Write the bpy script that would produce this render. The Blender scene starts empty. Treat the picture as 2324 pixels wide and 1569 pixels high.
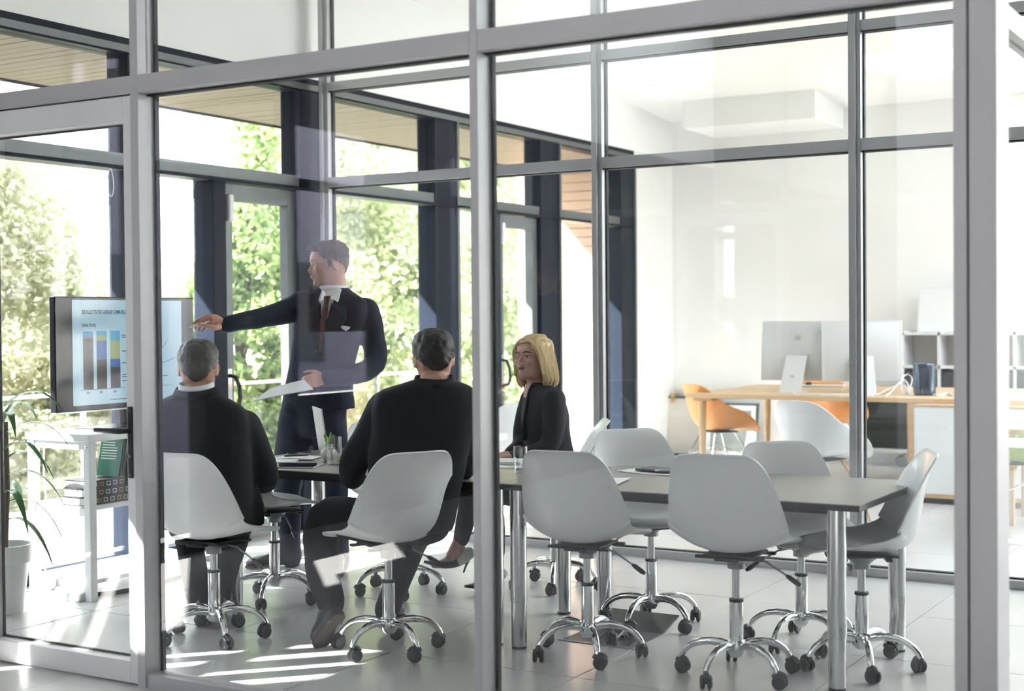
import bpy, bmesh, math, random
from mathutils import Vector as V, Matrix as M, noise as mnoise
from math import sin, cos, pi, radians as rad, sqrt, atan2
S = bpy.context.scene
COL = S.collection
random.seed(7)
# ------------------------------------------------------------------ camera, sky, sun, exposure
PSI, PITCH, ROLL, FPX, CAMZ = rad(30.8), rad(1.1), rad(0.5), 3200.0, 1.40
FW = V((-sin(PSI) * cos(PITCH), cos(PSI) * cos(PITCH), -sin(PITCH)))
_r0 = V((cos(PSI), sin(PSI), 0)); _u0 = _r0.cross(FW)
RT = (_r0 * cos(ROLL) - _u0 * sin(ROLL)).normalized(); UP = RT.cross(FW)
CAM = V((0, 0, CAMZ))
cd = bpy.data.cameras.new('camera'); cam = bpy.data.objects.new('camera', cd); COL.objects.link(cam)
cam.matrix_world = M(((RT.x, UP.x, -FW.x, 0), (RT.y, UP.y, -FW.y, 0), (RT.z, UP.z, -FW.z, CAMZ), (0, 0, 0, 1)))
cd.sensor_width = 36; cd.lens = FPX / 2324 * 36; cd.clip_end = 400
cd.dof.use_dof = True; cd.dof.focus_distance = 6.6; cd.dof.aperture_fstop = 2.4
S.camera = cam
def at(px, py, d):                       # photo pixel at a depth (metres along the view axis) -> world point
    return CAM + FW * d + RT * ((px - 1162) * d / FPX) + UP * ((784.5 - py) * d / FPX)
def atz(px, py, z):                      # photo pixel on the horizontal plane z
    r = FW * FPX + RT * (px - 1162) + UP * (784.5 - py)
    return CAM + r * ((z - CAMZ) / r.z)
w = bpy.data.worlds.new('sky'); S.world = w; w.use_nodes = True
bg = w.node_tree.nodes['Background']; bg.inputs[0].default_value = (0.84, 0.92, 1.0, 1); bg.inputs[1].default_value = 2.6
sl = bpy.data.lights.new('sun', 'SUN'); sun = bpy.data.objects.new('sun', sl); COL.objects.link(sun)
SUND = V((1.0, 1.07, -1.1)).normalized()
sun.rotation_euler = SUND.to_track_quat('-Z', 'Y').to_euler(); sl.energy = 11.0; sl.angle = rad(0.6); sl.color = (1.0, 0.97, 0.93)
S.view_settings.view_transform = 'Standard'; S.view_settings.look = 'None'; S.view_settings.gamma = 1.0
S.view_settings.use_curve_mapping = False; S.view_settings.exposure = 2.15
cy = S.cycles
cy.max_bounces = 8; cy.diffuse_bounces = 4; cy.glossy_bounces = 3; cy.transmission_bounces = 4; cy.transparent_max_bounces = 24
cy.use_adaptive_sampling = True; cy.adaptive_threshold = 0.08; cy.adaptive_min_samples = 16
cy.caustics_reflective = False; cy.caustics_refractive = False; cy.sample_clamp_indirect = 6.0; cy.use_denoising = True

# ------------------------------------------------------------------ materials
MATS = {}
def mat(name, col, rough=0.5, metal=0.0, vary=0.0, vscale=8.0, bump=0.0, bscale=60.0, spec=0.5, emit=0.0, ecol=None, coat=0.0, sss=0.0, stretch=None, trans=0.0):
    m = bpy.data.materials.new(name); m.use_nodes = True; MATS[name] = m
    nt = m.node_tree; b = nt.nodes['Principled BSDF']
    b.inputs['Base Color'].default_value = (*col, 1); b.inputs['Roughness'].default_value = rough; b.inputs['Metallic'].default_value = metal
    b.inputs['Specular IOR Level'].default_value = spec
    if coat: b.inputs['Coat Weight'].default_value = coat
    if sss: b.inputs['Subsurface Weight'].default_value = sss; b.inputs['Subsurface Radius'].default_value = (0.02, 0.008, 0.005)
    if trans: b.inputs['Transmission Weight'].default_value = trans
    if emit: b.inputs['Emission Strength'].default_value = emit; b.inputs['Emission Color'].default_value = (*(ecol or col), 1)
    tc = nt.nodes.new('ShaderNodeTexCoord'); mp = nt.nodes.new('ShaderNodeMapping')
    nt.links.new(tc.outputs['Object'], mp.inputs[0])
    if stretch: mp.inputs['Scale'].default_value = stretch
    if vary:
        n = nt.nodes.new('ShaderNodeTexNoise'); n.inputs['Scale'].default_value = vscale; n.inputs['Detail'].default_value = 5
        nt.links.new(mp.outputs[0], n.inputs['Vector'])
        mx = nt.nodes.new('ShaderNodeMix'); mx.data_type = 'RGBA'
        mx.inputs[6].default_value = (*[max(0, c * (1 - vary)) for c in col], 1); mx.inputs[7].default_value = (*[min(1, c * (1 + vary)) for c in col], 1)
        nt.links.new(n.outputs['Fac'], mx.inputs[0]); nt.links.new(mx.outputs[2], b.inputs['Base Color'])
    if bump:
        n2 = nt.nodes.new('ShaderNodeTexNoise'); n2.inputs['Scale'].default_value = bscale; n2.inputs['Detail'].default_value = 3
        nt.links.new(mp.outputs[0], n2.inputs['Vector'])
        bp = nt.nodes.new('ShaderNodeBump'); bp.inputs['Strength'].default_value = bump; bp.inputs['Distance'].default_value = 0.004
        nt.links.new(n2.outputs['Fac'], bp.inputs['Height']); nt.links.new(bp.outputs[0], b.inputs['Normal'])
    return m
def glass_mat(name, tint, f0, k=1.0):
    """thin clear pane: straight-through transparency plus Schlick reflection at each face"""
    m = bpy.data.materials.new(name); m.use_nodes = True; MATS[name] = m; nt = m.node_tree; N = nt.nodes; L = nt.links
    N.remove(N['Principled BSDF']); out = N['Material Output']
    tr = N.new('ShaderNodeBsdfTransparent'); tr.inputs[0].default_value = (*tint, 1)
    gl = N.new('ShaderNodeBsdfGlossy'); gl.inputs['Roughness'].default_value = 0.0; gl.inputs[0].default_value = (1, 1, 1, 1)
    g = N.new('ShaderNodeNewGeometry'); d = N.new('ShaderNodeVectorMath'); d.operation = 'DOT_PRODUCT'
    L.new(g.outputs['Incoming'], d.inputs[0]); L.new(g.outputs['Normal'], d.inputs[1])
    def mth(op, a, b=None):
        x = N.new('ShaderNodeMath'); x.operation = op
        for i, v in enumerate((a, b)):
            if v is None: continue
            if isinstance(v, (int, float)): x.inputs[i].default_value = v
            else: L.new(v, x.inputs[i])
        return x.outputs[0]
    c = mth('ABSOLUTE', d.outputs['Value']); p = mth('POWER', mth('SUBTRACT', 1.0, c), 5.0)
    f = mth('MULTIPLY', mth('ADD', mth('MULTIPLY', p, 1 - f0), f0), k)
    mx = N.new('ShaderNodeMixShader'); L.new(f, mx.inputs[0]); L.new(tr.outputs[0], mx.inputs[1]); L.new(gl.outputs[0], mx.inputs[2]); L.new(mx.outputs[0], out.inputs[0])
    return m
glass_mat('glass', (0.975, 0.985, 0.985), 0.055)
glass_mat('glass_clear', (0.99, 0.995, 0.99), 0.025)
glass_mat('glass_coated', (0.985, 0.995, 0.985), 0.03, 0.25)
glass_mat('tumbler', (0.985, 0.99, 0.99), 0.07)
mat('white_wall', (0.90, 0.90, 0.885), 0.75, vary=0.02, vscale=2, bump=0.05, bscale=120)
mat('ceiling_white', (0.89, 0.89, 0.875), 0.8, vary=0.02, vscale=1.5)
mat('alu', (0.46, 0.46, 0.47), 0.38, 0.35, vary=0.04, vscale=3)
mat('alu_front', (0.53, 0.52, 0.545), 0.42, 0.1, vary=0.05, vscale=4, bump=0.03, bscale=300)
mat('alu_white', (0.78, 0.77, 0.78), 0.45, vary=0.03, vscale=5)
mat('gasket', (0.012, 0.013, 0.015), 0.7)
mat('navy_steel', (0.012, 0.017, 0.029), 0.42, 0.0, vary=0.25, vscale=3, spec=0.12)
mat('grey_steel', (0.15, 0.165, 0.165), 0.4, 0.3, vary=0.15, vscale=4)
mat('grout', (0.28, 0.27, 0.26), 0.9)
mat('tile', (0.58, 0.57, 0.56), 0.27, vary=0.10, vscale=2.2, bump=0.03, bscale=25, spec=0.5)
mat('dark_panel', (0.014, 0.0145, 0.018), 0.6, vary=0.2, vscale=2)
mat('hall_grey', (0.66, 0.65, 0.67), 0.7, vary=0.05)
mat('hall_wood', (0.16, 0.09, 0.055), 0.5, vary=0.35, vscale=3, stretch=(1, 1, 8))
mat('chrome', (0.80, 0.81, 0.82), 0.08, 1.0)
mat('steel_tube', (0.62, 0.62, 0.63), 0.2, 1.0, vary=0.05, vscale=20)
mat('mech_grey', (0.30, 0.31, 0.33), 0.4, 0.7)
mat('black_plastic', (0.014, 0.014, 0.018), 0.45, vary=0.2, vscale=30)
mat('shell_white', (0.86, 0.865, 0.875), 0.34, vary=0.012, vscale=3, coat=0.15)
mat('orange_shell', (0.80, 0.36, 0.11), 0.42, vary=0.05, vscale=4)
mat('green_shell', (0.30, 0.38, 0.05), 0.5, vary=0.1, vscale=4)
mat('table_top', (0.33, 0.305, 0.275), 0.33, vary=0.05, vscale=3, stretch=(1, 12, 1))
mat('table_edge', (0.02, 0.02, 0.022), 0.4)
mat('oak', (0.66, 0.46, 0.27), 0.5, vary=0.16, vscale=5, stretch=(1, 9, 9), bump=0.04, bscale=30)
mat('oak_edge', (0.58, 0.38, 0.2), 0.5, vary=0.25, vscale=10, stretch=(1, 1, 10))
mat('white_paint', (0.82, 0.825, 0.83), 0.4, vary=0.015, vscale=4)
mat('paper', (0.86, 0.86, 0.86), 0.7, vary=0.01, vscale=8)
mat('ink', (0.05, 0.06, 0.07), 0.6)
mat('suit_navy', (0.010, 0.015, 0.032), 0.75, vary=0.3, vscale=40, bump=0.1, bscale=30, spec=0.25)
mat('suit_black', (0.008, 0.0095, 0.014), 0.75, vary=0.3, vscale=40, bump=0.1, bscale=30, spec=0.25)
mat('suit_charcoal', (0.040, 0.038, 0.045), 0.78, vary=0.25, vscale=40, bump=0.1, bscale=30, spec=0.25)
mat('shirt', (0.84, 0.845, 0.86), 0.6, vary=0.02, vscale=20)
mat('tie', (0.07, 0.028, 0.032), 0.5, vary=0.4, vscale=160)
mat('skin', (0.56, 0.30, 0.215), 0.5, vary=0.12, vscale=12, sss=0.12, bump=0.06, bscale=120)
mat('skin_fair', (0.60, 0.36, 0.28), 0.48, vary=0.1, vscale=12, sss=0.12)
mat('lips', (0.42, 0.16, 0.145), 0.4)
mat('eye_white', (0.75, 0.74, 0.72), 0.2); mat('iris', (0.06, 0.07, 0.09), 0.15)
mat('hair_brown', (0.085, 0.052, 0.035), 0.55, vary=0.45, vscale=45, bump=0.7, bscale=160, stretch=(1, 1, 0.35))
mat('hair_dark', (0.022, 0.019, 0.018), 0.5, vary=0.5, vscale=45, bump=0.7, bscale=160, stretch=(1, 1, 0.35))
mat('hair_grey', (0.055, 0.05, 0.046), 0.5, vary=0.6, vscale=30, bump=0.8, bscale=170, stretch=(1, 1, 0.35))

def greying(name, src, c2):
    """hair that greys by a per-vertex amount"""
    m = MATS[src].copy(); m.name = name; MATS[name] = m; nt = m.node_tree; b = nt.nodes['Principled BSDF']; l = b.inputs['Base Color'].links[0].from_socket
    at_ = nt.nodes.new('ShaderNodeAttribute'); at_.attribute_name = 'grey'; mx = nt.nodes.new('ShaderNodeMix'); mx.data_type = 'RGBA'; mx.inputs[7].default_value = (*c2, 1)
    nt.links.new(at_.outputs['Fac'], mx.inputs[0]); nt.links.new(l, mx.inputs[6]); nt.links.new(mx.outputs[2], b.inputs['Base Color'])
greying('hair_greying', 'hair_grey', (0.26, 0.235, 0.21)); greying('hair_fading', 'hair_dark', (0.16, 0.11, 0.085)); greying('hair_brown_fade', 'hair_brown', (0.27, 0.165, 0.115))
mat('hair_blond', (0.70, 0.52, 0.27), 0.42, vary=0.35, vscale=26, bump=0.3, bscale=120, stretch=(2.2, 2.2, 0.15))
mat('leather_dark', (0.018, 0.02, 0.03), 0.28, vary=0.2, vscale=30)
mat('sole', (0.05, 0.036, 0.03), 0.6, vary=0.3, vscale=20)
mat('pump_white', (0.74, 0.74, 0.70), 0.35)
mat('tv_black', (0.012, 0.012, 0.014), 0.22)
mat('screen', (0.02, 0.02, 0.02), 0.15, emit=0.17, ecol=(0.48, 0.70, 0.82))
for k, c in dict(cyan=(0.05, 0.38, 0.62), olive=(0.33, 0.42, 0.16), blue=(0.03, 0.12, 0.42), brown=(0.055, 0.045, 0.05), lilac=(0.22, 0.22, 0.42), green=(0.0, 0.28, 0.12), line=(0.05, 0.07, 0.09)).items():
    mat('chart_' + k, (0.01, 0.01, 0.01), 0.2, emit=0.18, ecol=c)
mat('book_black', (0.018, 0.018, 0.022), 0.4); mat('book_green', (0.0, 0.16, 0.085), 0.4); mat('book_olive', (0.12, 0.24, 0.05), 0.4); mat('gold', (0.55, 0.36, 0.12), 0.4, 0.6)
mat('pages', (0.80, 0.78, 0.73), 0.8, vary=0.06, vscale=120, stretch=(1, 1, 12))
mat('leaf_dark', (0.035, 0.14, 0.035), 0.35, vary=0.3, vscale=6)
mat('succulent', (0.28, 0.46, 0.10), 0.4, vary=0.2, vscale=20)
mat('ceramic', (0.74, 0.73, 0.71), 0.35, vary=0.08, vscale=40, bump=0.3, bscale=90)
mat('water', (0.85, 0.9, 0.92), 0.02, trans=1.0)
mat('mac_silver', (0.72, 0.73, 0.74), 0.35, 0.25); mat('mac_mark', (0.60, 0.61, 0.63), 0.3, 0.3)
mat('mac_black', (0.055, 0.07, 0.10), 0.12, 0.85)
mat('tablet_glass', (0.01, 0.011, 0.013), 0.06)
mat('blackboard', (0.030, 0.036, 0.036), 0.55, vary=0.35, vscale=4); mat('frame_teal', (0.035, 0.085, 0.085), 0.5); mat('art_grey', (0.30, 0.34, 0.33), 0.6, vary=0.5, vscale=9)
mat('art_pale', (0.70, 0.66, 0.60), 0.6, vary=0.1, vscale=5)
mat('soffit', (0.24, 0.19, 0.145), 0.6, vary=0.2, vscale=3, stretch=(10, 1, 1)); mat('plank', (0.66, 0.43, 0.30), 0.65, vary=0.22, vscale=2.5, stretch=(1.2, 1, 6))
mat('deck', (0.60, 0.585, 0.55), 0.7, vary=0.08, vscale=2); mat('earth', (0.30, 0.25, 0.17), 0.9, vary=0.3, vscale=2); mat('stone_wall', (0.36, 0.30, 0.24), 0.85, vary=0.4, vscale=3, bump=0.4, bscale=10)
mat('asphalt', (0.055, 0.053, 0.056), 0.9, vary=0.2, vscale=5)
mat('bark', (0.11, 0.075, 0.05), 0.9, vary=0.3, vscale=12); mat('hill', (0.42, 0.47, 0.42), 1.0, vary=0.15, vscale=0.15); mat('render_pale', (0.62, 0.62, 0.60), 0.8, vary=0.03); mat('roof_grey', (0.34, 0.34, 0.36), 0.8); mat('cable_white', (0.75, 0.74, 0.73), 0.5)
def leafmat(name, c, c2):
    m = mat(name, c, 0.42, vary=0.0); nt = m.node_tree; b = nt.nodes['Principled BSDF']; out = nt.nodes['Material Output']
    oi = nt.nodes.new('ShaderNodeTexNoise'); oi.inputs['Scale'].default_value = 2.3
    tc = nt.nodes.new('ShaderNodeTexCoord'); nt.links.new(tc.outputs['Object'], oi.inputs['Vector'])
    mx = nt.nodes.new('ShaderNodeMix'); mx.data_type = 'RGBA'; mx.inputs[6].default_value = (*c, 1); mx.inputs[7].default_value = (*c2, 1)
    nt.links.new(oi.outputs['Fac'], mx.inputs[0]); nt.links.new(mx.outputs[2], b.inputs['Base Color'])
    tl = nt.nodes.new('ShaderNodeBsdfTranslucent'); nt.links.new(mx.outputs[2], tl.inputs[0])
    ms = nt.nodes.new('ShaderNodeMixShader'); ms.inputs[0].default_value = 0.45
    nt.links.new(b.outputs[0], ms.inputs[1]); nt.links.new(tl.outputs[0], ms.inputs[2]); nt.links.new(ms.outputs[0], out.inputs[0])
leafmat('leaf_a', (0.36, 0.42, 0.19), (0.66, 0.67, 0.46)); leafmat('leaf_b', (0.18, 0.30, 0.08), (0.48, 0.56, 0.26)); leafmat('leaf_c', (0.36, 0.37, 0.22), (0.66, 0.64, 0.48))

# ------------------------------------------------------------------ mesh helpers
class MB:
    """collects shapes into ONE mesh"""
    def __init__(s): s.v = []; s.f = []; s.mi = []; s.cur = 0
    def add(s, vs, fs):
        o = len(s.v); s.v += [V(p) for p in vs]; s.f += [tuple(i + o for i in f) for f in fs]; s.mi += [s.cur] * len(fs); return s
    def box(s, lo, hi, mtx=None, bev=0.0):
        x0, y0, z0 = lo; x1, y1, z1 = hi
        if bev <= 0:
            vs = [(x0, y0, z0), (x1, y0, z0), (x1, y1, z0), (x0, y1, z0), (x0, y0, z1), (x1, y0, z1), (x1, y1, z1), (x0, y1, z1)]
            fs = [(0, 3, 2, 1), (4, 5, 6, 7), (0, 1, 5, 4), (1, 2, 6, 5), (2, 3, 7, 6), (3, 0, 4, 7)]
        else:
            bm = bmesh.new(); bmesh.ops.create_cube(bm, size=1)
            for v in bm.verts: v.co = V(((x0 + x1) / 2 + v.co.x * (x1 - x0), (y0 + y1) / 2 + v.co.y * (y1 - y0), (z0 + z1) / 2 + v.co.z * (z1 - z0)))
            bmesh.ops.bevel(bm, geom=list(bm.edges), offset=bev, segments=2, affect='EDGES', profile=0.5)
            bm.verts.index_update(); vs = [v.co.copy() for v in bm.verts]; fs = [tuple(v.index for v in f.verts) for f in bm.faces]; bm.free()
        if mtx: vs = [mtx @ V(p) for p in vs]
        return s.add(vs, fs)
    def ring_loft(s, rings, cap0=True, cap1=True, closed=False):
        n = len(rings[0]); vs = [p for r in rings for p in r]; fs = []
        k = len(rings)
        for i in range(k - 1 + (1 if closed else 0)):
            a = i * n; b = ((i + 1) % k) * n
            for j in range(n): fs.append((a + j, a + (j + 1) % n, b + (j + 1) % n, b + j))
        if not closed:
            if cap0: fs.append(tuple(range(n - 1, -1, -1)))
            if cap1: fs.append(tuple((k - 1) * n + j for j in range(n)))
        return s.add(vs, fs)
    def tube(s, pts, r, n=10, up=None, closed=False, rz=None):
        """round (or, with rz, elliptical) tube along pts; r a number or list"""
        pts = [V(p) for p in pts]; k = len(pts); rs = r if isinstance(r, (list, tuple)) else [r] * k; rings = []
        zs = rz if isinstance(rz, (list, tuple)) else ([rz] * k if rz else rs); prev = None
        for i, p in enumerate(pts):
            if closed: t = pts[(i + 1) % k] - pts[i - 1]
            else: t = pts[min(i + 1, k - 1)] - pts[max(i - 1, 0)]
            t.normalize()
            h = V(up) if up is not None else (prev if prev is not None else (V((0, 0, 1)) if abs(t.z) < 0.9 else V((1, 0, 0))))
            a = h - t * h.dot(t)
            if a.length < 1e-5: a = V((1, 0, 0)) - t * t.x
            a.normalize(); b = t.cross(a); prev = a
            rings.append([p + a * (rs[i] * cos(2 * pi * j / n)) + b * (zs[i] * sin(2 * pi * j / n)) for j in range(n)])
        return s.ring_loft(rings, closed=closed)
    def lathe(s, prof, o=(0, 0, 0), n=24, mtx=None):
        rings = [[V((o[0] + r * cos(2 * pi * j / n), o[1] + r * sin(2 * pi * j / n), o[2] + z)) for j in range(n)] for r, z in prof]
        if mtx: rings = [[mtx @ p for p in q] for q in rings]
        return s.ring_loft(rings)
    def cyl(s, a, b, r, n=16): return s.tube([a, b], r, n)
    def ball(s, c, r, n=12, m=8, sc=(1, 1, 1), mtx=None):
        rings = []
        for i in range(m + 1):
            th = pi * i / m; q = max(sin(th), 0.02)
            rings.append([V((c[0] + sc[0] * r * q * cos(2 * pi * j / n), c[1] + sc[1] * r * q * sin(2 * pi * j / n), c[2] - sc[2] * r * cos(th))) for j in range(n)])
        if mtx: rings = [[mtx @ p for p in q] for q in rings]
        return s.ring_loft(rings)
    def mesh(s, name, mats, smooth=False):
        me = bpy.data.meshes.new(name); me.from_pydata([tuple(p) for p in s.v], [], s.f); me.validate()
        for m_ in (mats if isinstance(mats, (list, tuple)) else [mats]): me.materials.append(MATS[m_] if isinstance(m_, str) else m_)
        if any(s.mi) and len(me.polygons) == len(s.mi): me.polygons.foreach_set('material_index', s.mi)
        bm = bmesh.new(); bm.from_mesh(me); bmesh.ops.recalc_face_normals(bm, faces=bm.faces); bm.to_mesh(me); bm.free()
        if smooth:
            me.polygons.foreach_set('use_smooth', [True] * len(me.polygons))
            if smooth != 'all': me.set_sharp_from_angle(angle=rad(smooth if smooth is not True else 40))
        me.update(); return me
    def build(s, name, mats, parent=None, smooth=False):
        return link(name, s.mesh(name, mats, smooth), parent)
def link(name, me, parent=None, mw=None):
    o = bpy.data.objects.new(name, me); COL.objects.link(o)
    if parent: o.parent = parent
    if mw: o.matrix_local = mw
    return o
def tag(o, label, cat, group=None, kind=None):
    o['label'] = label; o['category'] = cat
    if group: o['group'] = group
    if kind: o['kind'] = kind
    return o
def thing(name, label, cat, loc=(0, 0, 0), rz=0.0, group=None):
    o = bpy.data.objects.new(name, None); COL.objects.link(o); o.location = loc; o.rotation_euler = (0, 0, rz); o.empty_display_size = 0.1
    return tag(o, label, cat, group)
def struct(name, label=None, mesh=None):
    o = bpy.data.objects.new(name, mesh); COL.objects.link(o); o['kind'] = 'structure'
    if label: o['label'] = label
    return o
def bxo(name, lo, hi, m, parent=None, bev=0.0, mtx=None):
    return MB().box(lo, hi, mtx, bev).build(name, m, parent)
def text(name, body, size, m, parent, mtx, extrude=0.0006, align='LEFT', bold=0.0):
    c = bpy.data.curves.new(name, 'FONT'); c.body = body; c.size = size; c.extrude = extrude; c.align_x = align; c.resolution_u = 2; c.offset = bold
    t = bpy.data.objects.new(name + '_t', c); COL.objects.link(t); dg = bpy.context.evaluated_depsgraph_get()
    me = bpy.data.meshes.new_from_object(t.evaluated_get(dg)); bpy.data.objects.remove(t); bpy.data.curves.remove(c)
    me.materials.clear(); me.materials.append(MATS[m]); me.name = name
    return link(name, me, parent, mtx)
def remesh(mb, name, mats, voxel, smooth_it=6, parent=None, fn=None, disp=0.0, dsc=14.0):
    """fuse overlapping closed shapes into one continuous surface"""
    me = mb.mesh(name + '_src', mats if isinstance(mats, (list, tuple)) else [mats]); o = bpy.data.objects.new('tmp', me); COL.objects.link(o)
    r = o.modifiers.new('r', 'REMESH'); r.mode = 'VOXEL'; r.voxel_size = voxel; r.adaptivity = 0
    if smooth_it: q = o.modifiers.new('s', 'SMOOTH'); q.factor = 0.5; q.iterations = smooth_it
    dg = bpy.context.evaluated_depsgraph_get(); me2 = bpy.data.meshes.new_from_object(o.evaluated_get(dg)); bpy.data.objects.remove(o); bpy.data.meshes.remove(me)
    me2.name = name; me2.materials.clear()
    for m_ in (mats if isinstance(mats, (list, tuple)) else [mats]): me2.materials.append(MATS[m_])
    if disp:
        me2.calc_loop_triangles()
        ns = [v.normal.copy() for v in me2.vertices]
        for v, nn in zip(me2.vertices, ns): v.co += nn * (disp * mnoise.noise(v.co * dsc))
    if fn: me2.polygons.foreach_set('material_index', [fn(p.center) for p in me2.polygons])
    me2.polygons.foreach_set('use_smooth', [True] * len(me2.polygons)); me2.update()
    return link(name, me2, parent)
def dup(root, **kw):
    def cp(o, par):
        c = o.copy(); COL.objects.link(c); c.parent = par
        for ch in o.children: cp(ch, c)
        return c
    r = cp(root, None)
    for k, v in kw.items(): setattr(r, k, v)
    return r
# ------------------------------------------------------------------ floor
def ceil_z(y): return 3.77 - 0.081 * (y - 8.66)
floor = struct('floor', 'pale grey large-format tiled floor', MB().box((-6.15, -6.6, -0.2), (4.7, 13.5, -0.011)).mesh('floor', 'grout'))
tp = 0.8765
tme = MB().box((-tp / 2 + 0.002, -tp / 2 + 0.002, -0.011), (tp / 2 - 0.002, tp / 2 - 0.002, 0), bev=0.0012).mesh('floor_tile', 'tile')
for i in range(-5, 5):
    for j in range(-13, 10):
        cx, cyy = -1.72 + tp * (i + 0.5), 4.81 + tp * (j + 0.5)
        if cx > 2.4 or (cx > 1.2 and cyy > 9): continue
        o = link('floor_tile', tme, floor); o.location = (cx, cyy, random.uniform(-0.0006, 0.0006)); o.rotation_euler = (0, 0, random.choice((0, pi / 2, pi)))
# ------------------------------------------------------------------ ceiling and solid walls
def slab(name, m, x0, x1, y0, y1, thick, parent=None):
    vs = [(x0, y0, ceil_z(y0)), (x1, y0, ceil_z(y0)), (x1, y1, ceil_z(y1)), (x0, y1, ceil_z(y1))]
    vs += [(x, y, z + thick) for x, y, z in vs]
    return MB().add(vs, [(0, 1, 2, 3), (7, 6, 5, 4), (0, 4, 5, 1), (1, 5, 6, 2), (2, 6, 7, 3), (3, 7, 4, 0)]).mesh(name, m)
ce = struct('ceiling', 'white gently sloping plaster ceiling with openings added for daylight')
for x0, x1, y0, y1 in ((-6.2, 4.7, -6.7, -5.9), (-6.2, -5.9, -5.9, -2.9), (-3.7, 4.7, -5.9, -2.9), (-6.2, 4.7, -2.9, 8.0), (-6.2, -1.0, 8.0, 13.5), (-1.0, 4.7, 13.0, 13.5), (2.3, 4.7, 8.0, 13.0)): link('ceiling_field', slab('ceiling_field', 'ceiling_white', x0, x1, y0, y1, 0.25), ce)  # gaps out of view, added to brighten the hall and the rear room
def vwall(name, label, m, x0, x1, y0, y1, z0):
    vs = [(x0, y0, z0), (x1, y0, z0), (x1, y1, z0), (x0, y1, z0)] + [(x, y, ceil_z(y) + 0.05) for x, y in ((x0, y0), (x1, y0), (x1, y1), (x0, y1))]
    return struct(name, label, MB().add(vs, [(0, 3, 2, 1), (4, 5, 6, 7), (0, 1, 5, 4), (1, 2, 6, 5), (2, 3, 7, 6), (3, 0, 4, 7)]).mesh(name, m))
vwall('wall_rear', 'plain white far wall behind the oak desk', 'white_wall', -6.15, 4.7, 13.3, 13.5, 0)
vwall('wall_left_end', 'short white wall beside the last window post', 'white_wall', -6.14, -6.0, 12.41, 13.3, 0)
vwall('wall_left_upper', 'white bulkhead above the window beam', 'white_wall', -6.16, -6.0, -6.6, 12.41, 3.017)
db = vwall('ceiling_drop', 'white dropped ceiling box', 'ceiling_white', -5.5, -4.2, 12.46, 13.3, 3.2)
bk = struct('wall_back', 'hall back wall of dark panels and white plaster')
for x0, x1, m_ in ((-6.15, -4.0, 'dark_panel'), (-4.0, -1.2, 'hall_grey'), (-1.2, 4.7, 'dark_panel')): bxo('wall_panel', (x0, -6.7, 0), (x1, -6.55, 5), m_, bk)
rw = struct('wall_right', 'right side wall of the building')
bxo('wall_panel', (4.5, -6.6, 0), (4.7, 7.5, 5), 'dark_panel', rw)
bxo('wall_panel', (4.5, 7.5, 0), (4.7, 13.5, 5), 'white_wall', rw)
# ------------------------------------------------------------------ window wall (left)
wl = struct('wall_left', 'dark steel window wall')
bxo('beam', (-6.13, -6.6, 2.924), (-6.0, 12.41, 3.017), 'navy_steel', wl)
bxo('beam_cover', (-6.0, 3.9, 2.935), (-5.985, 12.40, 2.975), 'grey_steel', wl)
bxo('transom', (-6.13, 3.9, 2.265), (-6.0, 12.41, 2.358), 'grey_steel', wl)
bxo('transom_flange', (-6.0, 3.9, 2.265), (-5.975, 12.30, 2.285), 'navy_steel', wl)
POSTS = [(4.0, 4.25), (5.80, 6.03), (6.49, 6.605), (7.33, 7.57), (8.93, 9.25), (9.80, 9.885), (10.55, 10.90), (12.10, 12.41)]
for y0, y1 in POSTS:
    tall = (y0, y1) not in ((6.49, 6.605), (9.80, 9.885))
    bxo('post', (-6.155, y0, 0), (-5.99, y1, 2.93 if tall else 2.27), 'navy_steel', wl, bev=0.004)
    if tall: bxo('post_flange', (-5.99, y1 - 0.03, 0), (-5.975, y1, 2.93), 'grey_steel', wl)
wn = 0
for a, b, door in [(4.25, 5.80, 0), (6.03, 6.49, 0), (6.605, 7.33, 1), (7.57, 8.93, 0), (9.25, 9.80, 0), (9.885, 10.55, 1), (10.90, 12.10, 0)]:
    if not door:
        wn += 1; wd = struct('window_%d' % wn, 'tall clear window pane in dark steel framing')
        bxo('pane', (-6.075, a, 0.06), (-6.065, b, 2.265), 'glass_clear', wd); bxo('sill_rail', (-6.12, a, 0.0), (-6.02, b, 0.06), 'navy_steel', wd)
        if (a, b) == (6.03, 6.49): b2 = 7.33
        elif (a, b) == (9.25, 9.80): b2 = 10.55
        else: b2 = b
        bxo('upper_pane', (-6.075, a, 2.358), (-6.065, b2, 2.924), 'glass_clear', wd)
    else:
        dn = 2 if a < 8 else 3; dr = struct('door_%d' % dn, 'steel framed glass terrace door')
        for q0, q1 in ((a, a + 0.10), (b - 0.09, b)): bxo('stile', (-6.10, q0, 0.01), (-6.03, q1, 2.255), 'grey_steel', dr, bev=0.003)
        bxo('top_rail', (-6.10, a + 0.10, 2.155), (-6.03, b - 0.09, 2.255), 'grey_steel', dr); bxo('bottom_rail', (-6.10, a + 0.10, 0.01), (-6.03, b - 0.09, 0.12), 'grey_steel', dr)
        bxo('pane', (-6.07, a + 0.10, 0.12), (-6.06, b - 0.09, 2.155), 'glass_clear', dr)
        bxo('latch_cover', (-6.03, a + 0.03, 2.02), (-5.985, a + 0.075, 2.19), 'white_paint', dr, bev=0.012)
        ha = a + 0.055
        MB().tube([(-6.03, ha, 1.06), (-5.975, ha, 1.05), (-5.955, ha + 0.01, 0.99), (-5.953, ha + 0.015, 0.92), (-5.965, ha + 0.01, 0.86), (-6.03, ha, 0.84)], 0.013, 8).build('handle', 'black_plastic', dr, True)
        bxo('handle_plate', (-6.03, ha - 0.018, 0.80), (-6.022, ha + 0.018, 1.10), 'chrome', dr)
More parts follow.
